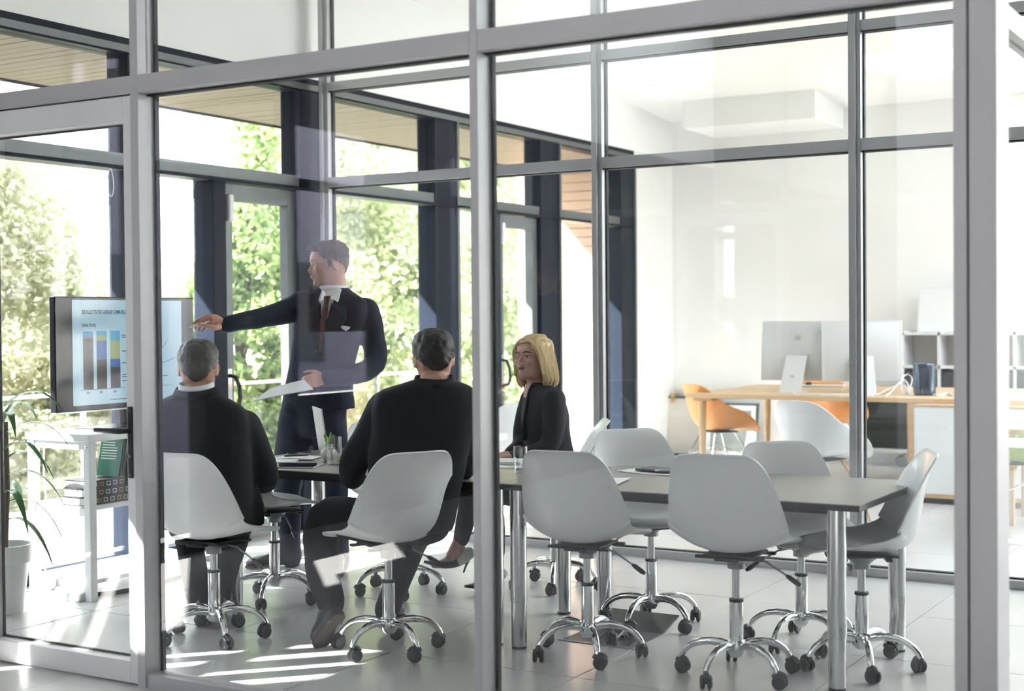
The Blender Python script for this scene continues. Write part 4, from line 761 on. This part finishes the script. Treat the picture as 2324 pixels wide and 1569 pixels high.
def hair_cap(t, Mh, h, m, line, add=.035, thick=.02, seed=1, tuft=.012, name='hair', fn=None, mats=None):
    """short hair: skull shell above the hair line; line(angle from front in degrees) -> lowest z"""
    rows = spline(HP, 4); rows = [(z + (.03 if z > .9 else .03 * max(0, (z - .5) / .4)), yf, yb, w_) for z, yf, yb, w_ in rows]; n = 56; ver = []; 
    for r in rows: ver.append(head_ring(h, r, 1, add, n))
    vs = []; idx = {}; fs = []
    def vid(i, j):
        j %= n
        if (i, j) not in idx:
            p = ver[i][j]; q = p + (p - V((0, -.03 * h, .5 * h))).normalized() * (tuft * h * 3 * mnoise.noise(p * 55 + V((seed, 0, 0)))); idx[(i, j)] = len(vs); vs.append(Mh @ q)
        return idx[(i, j)]
    for i in range(len(rows) - 1):
        for j in range(n):
            a = abs((j + .5) * 360 / n); a = 360 - a if a > 180 else a
            if rows[i][0] + .012 * mnoise.noise(V((j * .9, seed, 0))) > line(a): fs.append((vid(i, j), vid(i, j + 1), vid(i + 1, j + 1), vid(i + 1, j)))
    j0 = len(rows) - 1; fs.append(tuple(vid(j0, j) for j in range(n)))
    mb = MB().add(vs, fs); me = mb.mesh(name, mats or m, 'all'); o = bpy.data.objects.new('tmp', me); COL.objects.link(o); q = o.modifiers.new('s', 'SOLIDIFY'); q.thickness = thick * h * 2; q.offset = -1
    dg = bpy.context.evaluated_depsgraph_get(); r = bpy.data.meshes.new_from_object(o.evaluated_get(dg)); bpy.data.objects.remove(o); r.name = name; r.polygons.foreach_set('use_smooth', [True] * len(r.polygons))
    if fn:
        Mi = Mh.inverted(); ca = r.attributes.new('grey', 'FLOAT', 'POINT'); ca.data.foreach_set('value', [max(0, min(1, fn(Mi @ v.co / h))) for v in r.vertices])
    return link(name, r, t)
def hand(mb, p, d, nrm, thumb, curl=(18, 30, 25), L=1.0, spread=.0):
    """palm, four fingers and a thumb; d towards the fingers, nrm out of the back of the hand, thumb = +1/-1 side"""
    d = V(d).normalized(); nrm = (V(nrm) - d * V(nrm).dot(d)).normalized(); s = d.cross(nrm) * thumb
    mb.tube([p - d * .02 * L, p + d * .02 * L, p + d * .055 * L, p + d * .088 * L], [.026 * L, .033 * L, .041 * L, .038 * L], 14, up=s, rz=[.019 * L, .018 * L, .016 * L, .012 * L])
    for k, (o_, ln) in enumerate(((.029, .070), (.0095, .078), (-.0105, .073), (-.0295, .058))):
        b = p + d * (.082 - .004 * abs(k - 1.2)) * L + s * o_ * L; dd = (d + s * (o_ * spread * 8)).normalized(); ang = 0; pts = [b]; q = b
        for i, c_ in enumerate(curl): ang += rad(c_ + 3 * k); q = q + (dd * cos(ang) - nrm * sin(ang)) * (ln * L * (.44, .32, .24)[i]); pts.append(q)
        mb.tube([b - dd * .015 * L] + pts, [.009 * L, .0092 * L, .0088 * L, .0078 * L, .0058 * L], 10); mb.ball(pts[-1], .006 * L, 8, 6)
    b = p + d * .018 * L + s * .026 * L; t1 = b + (d * .6 + s * .7 - nrm * .35).normalized() * .038 * L; t2 = t1 + (d * .9 + s * .25 - nrm * .3).normalized() * .032 * L; t3 = t2 + (d * .95 - s * .05 - nrm * .3).normalized() * .024 * L
    mb.tube([b - s * .01 * L, b, t1, t2, t3], [.014 * L, .0145 * L, .0115 * L, .0100 * L, .0065 * L], 10); mb.ball(t3, .0068 * L, 8, 6)
def shoe(t, heel, toe, up=(0, 0, 1), w_=.043, m='leather_dark', name='shoe', ankle=None):
    heel, toe = V(heel), V(toe); d = (toe - heel); L = d.length; d.normalize(); u = V(up); u = (u - d * u.dot(d)).normalized()
    P_ = lambda a, b: heel + d * (a * L) + u * b
    mb = MB(); st = [(-.02, .030, .022, .030), (.03, .040, .030, .036), (.15, .052, .034, .046), (.32, .046, .035, .044), (.5, .036, .038, .032), (.68, .030, .043, .026), (.82, .026, .041, .021), (.93, .022, .030, .016), (1.0, .018, .012, .010)]
    rows = spline(st, 3); s = d.cross(u); mb.ring_loft([ell(P_(a, .014 + hh), s, u, w2 * w_ / .043, hh, 18, 2.2) for a, hz, w2, hh in rows])
    if ankle is not None: limb(mb, [P_(.14, .05), P_(.14, .05) * .4 + V(ankle) * .6], [.038, .04], n=16)
    o = remesh(mb, name, m, .005, 4, t)
    sb = MB(); rows2 = spline([(-.03, .022), (.03, .032), (.15, .035), (.35, .030), (.5, .034), (.7, .043), (.85, .040), (.95, .027), (1.01, .008)], 3); top = []; bot = []
    outl = [(a, w2) for a, w2 in rows2]; ring = [P_(a, 0) + s * w2 * (w_ / .043) for a, w2 in outl] + [P_(a, 0) - s * w2 * (w_ / .043) for a, w2 in reversed(outl)]
    sb.ring_loft([ring, [p + u * .013 for p in ring]]); so = sb.build('sole', 'sole', o)
    hb_ = MB().ring_loft([[P_(a, z) + s * (w2 * sg) for a, w2, sg in ((-.03, .02, 1), (.04, .032, 1), (.22, .032, 1), (.22, .032, -1), (.04, .032, -1), (-.03, .02, -1))] for z in (-.016, .002)]); hb_.build('heel', 'sole', o)
    return o
def collar_ring(t, c, ax, ay, rx, ry, h, m, name, up=ZZ, flare=1.08, front_gap=0):
    n = 36; rings = []; up = V(up)
    for (q, z) in ((1.0, h), (flare, 0), (flare + .09, 0), (1.0 + .07, h)):
        rings.append([c + ax * (rx * q * sin(2 * pi * j / n)) - ay * (ry * q * cos(2 * pi * j / n)) + up * (z * (1 - .35 * max(0, -cos(2 * pi * j / n)))) for j in range(n)])
    k = 4; vs = [p for r in rings for p in r]; fs = []
    for i in range(k):
        for j in range(n): fs.append((i * n + j, i * n + (j + 1) % n, ((i + 1) % k) * n + (j + 1) % n, ((i + 1) % k) * n + j))
    return MB().add(vs, fs).build(name, m, t, 'all')
def split_faces(o, pred, name, m, parent, push=0.0):
    """faces where pred(centre) holds move into an object of their own"""
    me = o.data; bm = bmesh.new(); bm.from_mesh(me); b2 = bm.copy()
    bmesh.ops.delete(bm, geom=[f for f in bm.faces if pred(f.calc_center_median())], context='FACES'); bmesh.ops.delete(b2, geom=[f for f in b2.faces if not pred(f.calc_center_median())], context='FACES')
    if push:
        b2.normal_update()
        for v in b2.verts: v.co += v.normal * push
    me2 = bpy.data.meshes.new(name); b2.to_mesh(me2); bm.to_mesh(me); bm.free(); b2.free(); me2.materials.clear(); me2.materials.append(MATS[m]); me.update(); return link(name, me2, parent)
LINE_MAN = lambda a: (.84 - .02 * sin(a / 16)) if a < 38 else (.84 - (a - 38) * .0085 if a < 66 else (.60 if a < 80 else (.42 if a < 92 else (.52 if a < 104 else .52 - (a - 104) * .0042))))
# ---- the presenter
def presenter():
    D = 7.85; A = lambda px, py, dd=0: at(px, py, D + dd)
    t = thing('person', 'standing man in a navy suit pointing a pen at the screen', 'person'); ay = (-FWH * .9 - RTH * .38).normalized(); ax = ZZ.cross(ay).normalized() * 1.0
    if ax.dot(RTH) < 0: ax = -ax
    st = [(A(757, 648), .062, .06), (A(755, 664), .12, .085), (A(754, 680), .185, .10), (A(752, 700), .215, .115), (A(748, 735), .212, .13), (A(738, 790), .195, .13), (A(728, 850), .192, .13), (A(722, 900), .207, .14), (A(722, 928), .213, .145)]
    la = [A(688, 690, -.02), A(655, 706, -.07), A(600, 720, -.25), A(550, 730, -.38), A(512, 737, -.47)]; lr = [.078, .070, .057, .050, .045]
    ra = [A(828, 708, .02), A(846, 765, .02), A(850, 826, -.02), A(800, 852, -.17), A(742, 860, -.29)]; rr = [.080, .070, .063, .053, .045]
    legs = [([A(680, 935), A(664, 1020, .02), A(652, 1110, .06), A(656, 1190, .12), A(661, 1268, .15)], [.108, .098, .078, .066, .058]), ([A(742, 935), A(752, 1020), A(758, 1110, .0), A(764, 1190, .0), A(769, 1280, -.03)], [.108, .096, .078, .066, .058])]
    Mh = head_frame(A(747, 604), -RTH * .93 - FWH * .36, .242, -7, 2)
    mb = MB(); trunk(mb, [(c, rx * .84, ry * .84) for c, rx, ry in st], ax, ay)
    limb(mb, la, [r * .7 for r in lr]); limb(mb, ra, [r * .7 for r in rr])
    for p, r in legs: limb(mb, p, [x * .75 for x in r])
    trunk(mb, [(A(722, 900), .15, .11), (A(712, 950), .155, .11), (A(712, 985), .1, .09)], ax, ay); head(mb, Mh, .242, neck_to=A(760, 668), nr=.063)
    # pointing hand with the pen
    h = lambda px, py, dd: A(px, py, dd)
    mb.tube([h(516, 737, -.46), h(504, 735, -.485), h(490, 729, -.51), h(478, 724, -.53)], [.027, .029, .034, .032], 14, up=ZZ, rz=[.022, .022, .020, .016])
    mb.ball(h(492, 741, -.50), .021, 12, 8)
    for pts, rs in (([(482, 718, -.545), (470, 717, -.56), (455, 724, -.575), (445, 731, -.58), (437, 736, -.585)], [.0115, .011, .0095, .0088, .0065]), ([(479, 722, -.525), (466, 722, -.535), (450, 731, -.545), (442, 741, -.55), (444, 747, -.55)], [.0115, .011, .0095, .0085, .0065]),
                    ([(479, 727, -.51), (468, 728, -.51), (456, 738, -.515), (450, 747, -.52), (453, 752, -.52)], [.011, .0105, .0092, .008, .006]), ([(481, 732, -.495), (472, 735, -.49), (464, 744, -.49), (457, 753, -.495)], [.010, .0095, .0085, .006]),
                    ([(500, 742, -.525), (487, 744, -.565), (470, 741, -.59), (458, 738, -.60), (450, 738, -.60)], [.016, .0145, .0115, .0105, .0075])):
        mb.tube([h(*q) for q in pts], rs, 10); mb.ball(h(*pts[-1]), rs[-1], 8, 6)
    # hand with the papers
    hand(mb, A(738, 861, -.30), A(690, 866, -.36) - A(738, 861, -.30), A(722, 800, -.75) - A(720, 861, -.33), -1 if False else 1, (35, 45, 30), 1.02)
    remesh(mb, 'body', 'skin', .0058, 3, t)
    face_parts(t, Mh, .242)
    hair_cap(t, Mh, .242, 'hair_brown_fade', LINE_MAN, add=.03, seed=3, tuft=.014, fn=lambda p: (.62 - p.z) * 3.5)
    q = MB(); rnd = random.Random(5)
    for k in range(26):
        x = rnd.uniform(-.2, .2); y0 = rnd.uniform(.26, .36); z0 = .90 - .4 * (y0 - .26); q.tube([Mh @ V((x * .242, (y0 - .08) * .242, z0 * .242)), Mh @ V((x * .242, (y0 + .03) * .242, (z0 + .055) * .242)), Mh @ V(((x + rnd.uniform(-.03, .03)) * .242, (y0 + .10) * .242, (z0 + rnd.uniform(.02, .06)) * .242))], [.006, .006, .002], 6)
    q.build('fringe', 'hair_brown', t, True)
    jb = MB(); trunk(jb, st, ax, ay); limb(jb, la, lr); limb(jb, ra, rr)
    jk = remesh(jb, 'jacket', 'suit_navy', .0085, 5, t, disp=.006, dsc=11)
    L0, L1 = A(722, 806, -.12), A(742, 664, -.12)
    def vz(c):
        k = (c.z - L0.z) / (L1.z - L0.z); m_ = L0.lerp(L1, k); v = c - m_
        return 0 < k < 1.12 and -.060 * k < v.dot(ax) < .046 * k and v.dot(ay) > -.07
    sh = split_faces(jk, vz, 'shirt', 'shirt', t, .0)
    MB().tube([A(741, 684, -.155), A(737, 708, -.158), A(731, 747, -.158), A(725, 800, -.150)], [.014, .019, .024, .026], 12, up=ax, rz=.006).build('tie', 'tie', t, True)
    T = lambda x, y, z: Mh @ V((x, y, z))
    collar_ring(t, A(757, 667), ax, -ay, .074, .072, .045, 'shirt', 'shirt_collar', up=(ZZ + ay * -.0).normalized())
    for sg, pts in ((1, [A(774, 656, -.11), A(766, 686, -.172), A(750, 676, -.160)]), (-1, [A(733, 660, -.11), A(727, 684, -.15), A(739, 674, -.16)])):
        MB().add([p for p in pts] + [p - ay * .006 for p in pts], [(0, 1, 2), (5, 4, 3), (0, 3, 4, 1), (1, 4, 5, 2), (2, 5, 3, 0)]).build('collar_point', 'shirt', t)
    MB().ring_loft([ell(A(743, 672, -.165), ax, ay, .021, .012, 12), ell(A(740, 690, -.170), ax, ay, .015, .010, 12)]).build('tie_knot', 'tie', t, True)
    # lapels
    for sg in (-1, 1):
        e0, e1, e2 = (A(781, 668, -.10), A(784, 724, -.188), A(726, 810, -.162)) if sg > 0 else (A(714, 672, -.10), A(694, 728, -.14), A(722, 810, -.160))
        i0, i1 = (A(752, 690, -.172), A(736, 748, -.168)) if sg > 0 else (A(726, 692, -.150), A(725, 752, -.160))
        vs = [e0, e1, e2, i1, i0]; vs2 = [p - ay * .012 for p in vs]; MB().add(vs + vs2, [(0, 1, 2, 3, 4), (9, 8, 7, 6, 5)] + [(i, (i + 1) % 5, 5 + (i + 1) % 5, 5 + i) for i in range(5)]).build('lapel', 'suit_navy', t)
    MB().add([A(770, 738, -.152), A(795, 742, -.145), A(793, 747, -.145), A(785, 752, -.15), A(776, 746, -.155), A(770, 741, -.155)] + [A(770, 738, -.16), A(795, 742, -.155), A(793, 747, -.155), A(785, 752, -.16), A(776, 746, -.165), A(770, 741, -.165)], [(0, 1, 2, 3, 4, 5), (11, 10, 9, 8, 7, 6)] + [(i, (i + 1) % 6, 6 + (i + 1) % 6, 6 + i) for i in range(6)]).build('pocket_square', 'shirt', t)
    tbm = MB(); trunk(tbm, [(A(722, 890), .17, .125), (A(714, 930), .185, .13), (A(712, 965), .18, .125), (A(712, 990), .12, .1)], ax, ay)
    for p, r in legs: limb(tbm, p, r)
    remesh(tbm, 'trousers', 'suit_navy', .0085, 5, t, disp=.006, dsc=9)
    for s0 in ((A(674, 1292, .20), A(558, 1292, .10)),): shoe(t, (s0[0].x, s0[0].y, .017), (s0[1].x, s0[1].y, .006), w_=.048, ankle=A(661, 1262, .15))
    a0, a1 = A(771, 1292, .0), A(757, 1300, -.25); shoe(t, (a0.x, a0.y, .017), (a1.x, a1.y, .006), w_=.048, ankle=A(769, 1270, -.03))
    pen = tag(MB().tube([A(475, 729.5, -.545), A(458, 735.5, -.585), A(440, 741, -.605), A(430, 744, -.615)], [.0042, .0045, .0042, .0015], 8).build('pen', 'chrome', None, True), 'silver pen held out towards the screen', 'pen')
    c = [A(690, 862, -.42), A(712, 884, -.50), A(573, 906, -.62), A(612, 878, -.38)]; n_ = 6; vs = []; fs = []
    for i in range(n_ + 1):
        u = i / n_
        for j in range(n_ + 1): v = j / n_; p = c[0] * (1 - u) * (1 - v) + c[3] * u * (1 - v) + c[2] * u * v + c[1] * (1 - u) * v; vs.append(p - ZZ * (.02 * sin(pi * u) * 0 + .012 * u * u))
    for i in range(n_):
        for j in range(n_): q0 = i * (n_ + 1) + j; fs.append((q0, q0 + 1, q0 + n_ + 2, q0 + n_ + 1))
    k = len(vs); vs += [p - ZZ * .003 for p in vs]; fs += [tuple(reversed([i + k for i in f])) for f in fs]
    tag(MB().add(vs, fs).build('paper_sheet', 'paper', None, True), 'sheaf of white papers held in the hand of the standing man', 'paper', 'loose paper sheets')
presenter()
# ---- seated men
def seated_man(label, D, suit, hairm, hp, hf, H, neck, st, arms, pelvis, legs, shoes, shirt_c=None, hfn=None, hmats=None, pitch=0, extra=None, tr='suit_black', rollh=0):
    A = lambda q: at(q[0], q[1], D + (q[2] if len(q) > 2 else 0)); t = thing('person', label, 'person'); ay = V(hf[1]).normalized(); ax = ZZ.cross(ay); ax = -ax if ax.dot(RTH) < 0 else ax
    S_ = [(A(s[0]), s[1], s[2]) for s in st]; Mh = head_frame(A(hp), hf[0], H, pitch, rollh)
    mb = MB(); trunk(mb, [(c, a * .84, b * .84) for c, a, b in S_], ax, ay)
    for pts, rs in arms: limb(mb, [A(p) for p in pts], [r * .7 for r in rs]); e = A(pts[-1]); d = (e - A(pts[-2])).normalized(); hand(mb, e + d * .02, d, ZZ, 1, (15, 25, 20))
    for pts, rs in legs: limb(mb, [A(p) for p in pts], [r * .75 for r in rs])
    trunk(mb, [(A(c), a * .85, b * .85) for c, a, b in pelvis], ax, ay); head(mb, Mh, H, neck_to=A(neck), nr=.064); remesh(mb, 'body', 'skin', .0065, 3, t); face_parts(t, Mh, H, hairm)
    hair_cap(t, Mh, H, hairm, LINE_MAN, add=.028, seed=11, tuft=.010, fn=hfn, mats=hmats)
    jb = MB(); trunk(jb, S_, ax, ay)
    for pts, rs in arms: limb(jb, [A(p) for p in pts], rs)
    if extra: extra(jb, A)
    remesh(jb, 'jacket', suit, .0085, 5, t, disp=.007, dsc=9)
    if shirt_c: c, h_ = shirt_c; collar_ring(t, A(c), ax, -ay, .071, .070, h_, 'shirt', 'shirt_collar')
    c = A(st[0][0]); collar_ring(t, c - ZZ * .035, ax, -ay, .074 if shirt_c is None else .085, .074 if shirt_c is None else .082, .05, suit, 'jacket_collar', flare=1.25)
    tbm = MB(); trunk(tbm, [(A(c), a, b) for c, a, b in pelvis], ax, ay)
    for pts, rs in legs: limb(tbm, [A(p) for p in pts], rs)
    remesh(tbm, 'trousers', tr, .0085, 5, t, disp=.006, dsc=9)
    for hl, to, up, an in shoes: shoe(t, A(hl), A(to), up, .046, ankle=A(an))
    return t
seated_man('seated man with greying temples in a dark suit, back turned, beside the door post', 6.23, 'suit_black', 'hair_grey', (450, 840, .06), (FWH * 1.0 - RTH * .10, FWH + RTH * .2), .238, (447, 905, .01),
    [((446, 886), .066, .062), ((447, 898), .115, .085), ((449, 912), .175, .10), ((452, 930), .212, .115), ((455, 960), .228, .13), ((457, 1000), .228, .145), ((460, 1050), .225, .15), ((463, 1110), .22, .15), ((470, 1165), .21, .15), ((476, 1200), .20, .15)],
    [([(553, 968, .02), (580, 1022, .05), (602, 1082, .10), (590, 1088, .28), (572, 1082, .42)], [.078, .070, .063, .054, .046]), ([(345, 962, .02), (325, 1020, .06), (312, 1080, .12), (345, 1088, .32), (385, 1082, .46)], [.078, .070, .063, .054, .046])],
    [((476, 1170), .175, .13), ((478, 1205, .03), .185, .14), ((480, 1225, .08), .15, .13)],
    [([(440, 1190, .03), (432, 1178, .20), (424, 1180, .37), (438, 1280, .36), (455, 1372, .30)], [.092, .086, .072, .062, .056]), ([(520, 1190, .03), (535, 1176, .22), (545, 1172, .42), (520, 1270, .42), (497, 1350, .40)], [.092, .086, .072, .062, .056])],
    [((458, 1412, .22), (470, 1388, .52), (0, 0, 1), (455, 1372, .30)), ((496, 1390, .34), (510, 1367, .62), (0, 0, 1), (497, 1350, .40))], ((446, 893), .05),
    hfn=lambda p: (abs(p.x) - .20 - .35 * max(0, p.z - .5)) * 8 + max(0, .36 - p.z) * 5, hmats=['hair_greying'],
    extra=lambda jb, A: jb.tube([A((556, 1120, .02)), A((574, 1155, .0)), A((590, 1195, -.01))], [.075, .055, .03], 14, up=RTH, rz=[.03, .022, .015]))
seated_man('seated man with short dark hair in a dark suit, back turned, facing the presenter', 5.97, 'suit_black', 'hair_dark', (984, 818, .06), (FWH * 1.0 - RTH * .22, FWH - RTH * .12), .236, (984, 878, .0),
    [((985, 860), .064, .060), ((982, 869), .12, .085), ((975, 880), .178, .10), ((967, 896), .212, .115), ((963, 930), .222, .13), ((960, 965), .218, .145), ((952, 1020), .213, .15), ((942, 1090), .205, .15), ((930, 1160), .20, .15), ((922, 1205), .195, .15)],
    [([(872, 930, .02), (842, 982, .05), (806, 1048, .10), (800, 1082, .26), (805, 1070, .42)], [.080, .072, .065, .055, .046]), ([(1058, 930, .02), (1060, 990, .05), (1052, 1055, .12), (1030, 1072, .30), (1012, 1068, .44)], [.076, .068, .060, .052, .045])],
    [((925, 1165), .175, .13), ((920, 1210, .02), .185, .14), ((915, 1230, .05), .16, .13)],
    [([(880, 1195, .02), (810, 1180, .10), (738, 1178, .20), (730, 1280, .14), (752, 1372, .05)], [.098, .094, .082, .075, .060]), ([(950, 1195, .02), (955, 1185, .20), (958, 1180, .38), (915, 1285, .36), (878, 1385, .34)], [.096, .09, .074, .064, .057])],
    [((768, 1392, -.02), (722, 1474, .05), (-.75, .35, .55), (752, 1365, .05)), ((874, 1418, .30), (905, 1398, .54), (0, 0, 1), (878, 1385, .34))], None, rollh=-3, hfn=lambda p: (.40 - p.z) * 3.5, hmats=['hair_fading'],
    extra=lambda jb, A: jb.tube([A((880, 1150, .02)), A((850, 1200, .0)), A((835, 1235, .0))], [.07, .05, .03], 12, up=RTH, rz=[.03, .025, .018]))
# ---- the woman
def woman():
    D = 7.2; A = lambda px, py, dd=0: at(px, py, D + dd); t = thing('person', 'blonde woman in a charcoal jacket seated across the table, turned to the camera', 'person')
    ay = (-RTH * .97 - FWH * .25).normalized(); ax = ZZ.cross(ay); H = .222
    Mh = head_frame(A(1211, 818, .01), -FWH * .72 - RTH * .70, H, 3, 3)
    st = [(A(1222, 868), .052, .05), (A(1226, 880), .10, .075), (A(1231, 893), .145, .088), (A(1235, 912), .165, .10), (A(1237, 945), .165, .115), (A(1241, 990), .15, .115), (A(1248, 1030), .148, .12), (A(1256, 1075), .165, .14), (A(1262, 1115), .175, .15)]
    na = [A(1258, 908, -.14), A(1258, 960, -.18), A(1246, 1012, -.20), A(1205, 1030, -.22), A(1168, 1037, -.20)]; nr = [.062, .058, .052, .045, .036]
    fa = [A(1206, 905, .15), A(1190, 960, .17), A(1185, 1005, .15), A(1170, 1022, .02), A(1158, 1030, -.06)]; fr_ = [.060, .055, .050, .042, .034]
    legs = [([A(1262, 1120, .06), A(1170, 1105, .05), A(1075, 1100, .04), A(1062, 1160, .05), A(1046, 1224, .06)], [.088, .082, .066, .055, .043]), ([A(1262, 1120, -.08), A(1190, 1118, -.06), A(1118, 1122, -.02), A(1122, 1200, .0), A(1126, 1262, .02)], [.088, .082, .066, .055, .043])]
    mb = MB(); trunk(mb, [(c, a * .85, b * .85) for c, a, b in st], ax, ay); limb(mb, na, [r * .72 for r in nr]); limb(mb, fa, [r * .72 for r in fr_])
    for p, r in legs: limb(mb, p, [x * .75 for x in r])
    limb(mb, [A(1046, 1215, .06), A(1036, 1240, .05), A(1026, 1262, .04)], [.032, .030, .032]); limb(mb, [A(1126, 1255, .02), A(1127, 1280, .02), A(1122, 1300, .02)], [.032, .030, .032])
    limb(mb, [A(1046, 1245, .05), A(1015, 1275, .05), A(985, 1283, .05)], [.026, .026, .018]); limb(mb, [A(1134, 1300, .02), A(1105, 1322, .02), A(1075, 1330, .02)], [.026, .026, .018])
    head(mb, Mh, H, True, neck_to=A(1217, 882), nr=.048)
    hand(mb, A(1165, 1035, -.20), A(1128, 1040, -.22) - A(1165, 1035, -.20), ZZ, 1, (22, 35, 30), .9); hand(mb, A(1156, 1030, -.07), A(1128, 1038, -.16) - A(1156, 1030, -.07), ZZ + RTH * .2, -1, (22, 30, 30), .9)
    remesh(mb, 'body', 'skin_fair', .0055, 3, t); face_parts(t, Mh, H, 'hair_brown', True)
    T = lambda x, y, z: Mh @ V((x * H, y * H, z * H))
    hair_cap(t, Mh, H, 'hair_blond', lambda a: .86 if a < 30 else (.86 - (a - 30) * .010 if a < 75 else .35), add=.055, thick=.03, seed=4, tuft=.006, name='hair_crown')
    # bob: side and back curtains of strands
    for k, (a0, a1) in enumerate(((62, 118), (118, 180), (180, 242), (242, 298))):
        q = MB(); rnd = random.Random(20 + k)
        for i in range(60):
            a = rad(a0 + (a1 - a0) * (i + rnd.random()) / 60); la_ = rnd.uniform(.95, 1.12); s, c = sin(a), cos(a); z0 = rnd.uniform(.72, .92); top = T(s * .31 * la_, c * .42 * la_ * (1 if c < 0 else .6), z0); mid = T(s * .40 * la_, c * .50 * la_ * (1 if c < 0 else .55), .42); lo = T(s * .44 * la_ + rnd.uniform(-.03, .03), c * .50 * la_ * (1 if c < 0 else .5) - .04, .05 + rnd.uniform(-.05, .05)); tip = T(s * .40 * la_ + rnd.uniform(-.07, .07), c * .44 * la_ * (1 if c < 0 else .4) - .03, -.11 + rnd.uniform(-.06, .07))
            q.tube([V(p) for p in spline([tuple(top), tuple(mid), tuple(lo), tuple(tip)], 3)], [.008, .009, .010, .010, .010, .010, .009, .008, .006, .003], 6)
        q.build('hair_lock', 'hair_blond', t, True)
    for k, sg in enumerate((-1, 1)):
        q = MB(); rnd = random.Random(40 + k)
        for i in range(46):
            y0 = rnd.uniform(-.2, .33); pz0 = 1.03 - .9 * max(0, y0 - .05) ** 1.6; x1 = sg * (.30 + .04 * rnd.random()); y1 = .10 + .55 * max(0, y0) - .1 * rnd.random()
            q.tube([V(p_) for p_ in spline([tuple(T(-.07 + sg * .02, y0, pz0)), tuple(T(sg * .20 - .03, y0 * .95 + .02, pz0 - .07)), tuple(T(x1 + sg * .045, y1, .66)), tuple(T(sg * .405, y1 - .06, .38)), tuple(T(sg * (.42 + .03 * rnd.random()), y1 - .10, .10))], 3)], [.006, .008, .009, .009, .009, .009, .009, .009, .009, .008, .007, .006, .004], 6)
        q.build('hair_lock', 'hair_blond', t, True)
    MB().ball(T(.355, -.02, .30), .006, 8, 6).build('earring', 'leaf_dark', t, True); MB().ball(T(-.355, -.02, .30), .006, 8, 6).build('earring', 'leaf_dark', t, True)
    jb = MB(); trunk(jb, st, ax, ay); limb(jb, na, nr); limb(jb, fa, fr_); jk = remesh(jb, 'jacket', 'suit_charcoal', .008, 5, t, disp=.005, dsc=10)
    C0 = A(1200, 890); vz = lambda c: (c - C0).dot(ay) > -.01 and (c - C0).z > -.03 and abs((c - C0).dot(ax)) < .03 + .5 * max(0, (c - C0).z + .03)
    nk = split_faces(jk, vz, 'neckline', 'skin_fair', t)
    MB().tube(spline([tuple(A(1212, 872, -.07)), tuple(A(1203, 890, -.06)), tuple(A(1196, 925, -.06)), tuple(A(1190, 965, -.05)), tuple(A(1188, 1000, -.05))], 4), .010, 8, rz=.022).build('lapel', 'suit_charcoal', t, True)
    tbm = MB(); trunk(tbm, [(A(1258, 1085), .16, .14), (A(1262, 1118), .175, .15), (A(1262, 1135), .15, .13)], ax, ay)
    for p, r in legs: limb(tbm, p, r)
    remesh(tbm, 'trousers', 'suit_black', .0085, 4, t, disp=.004, dsc=9)
    def pump(pts, heel_top, heel_tip):
        mb = MB(); rows = spline([(*A(*p[:3]), p[3], p[4]) for p in pts], 4); s = FWH; rings = []
        for i, r in enumerate(rows):
            tn = (V(rows[min(i + 1, len(rows) - 1)][:3]) - V(rows[max(i - 1, 0)][:3])).normalized(); u = (tn.cross(s)).normalized(); rings.append(ell(V(r[:3]), s, u, r[3], r[4], 16, 2.2))
        mb.ring_loft(rings); o = mb.build('pump', ['pump_white', 'leather_dark'], t, True); x0 = A(*pts[2][:3]); dr = (A(*pts[-1][:3]) - A(*pts[0][:3])).normalized()
        for p in o.data.polygons: p.material_index = 1 if (p.center - x0).dot(dr) > 0 else 0
        MB().tube([A(*heel_top), (A(*heel_top) + A(*heel_tip)) / 2, A(*heel_tip)], [.014, .006, .0045], 10).build('stiletto_heel', 'leather_dark', o, True)
    pump([(1074, 1247, .05, .010, .016), (1066, 1255, .05, .026, .032), (1040, 1275, .05, .030, .026), (1010, 1281, .05, .036, .022), (985, 1279, .05, .030, .014), (962, 1275, .05, .008, .006)], (1064, 1266, .05), (1052, 1300, .05))
    pump([(1146, 1292, .02, .010, .016), (1139, 1300, .02, .026, .032), (1115, 1320, .02, .030, .026), (1090, 1328, .02, .036, .020), (1072, 1330, .02, .030, .013), (1054, 1331, .02, .008, .006)], (1138, 1310, .02), (1140, 1338, .02))
woman()
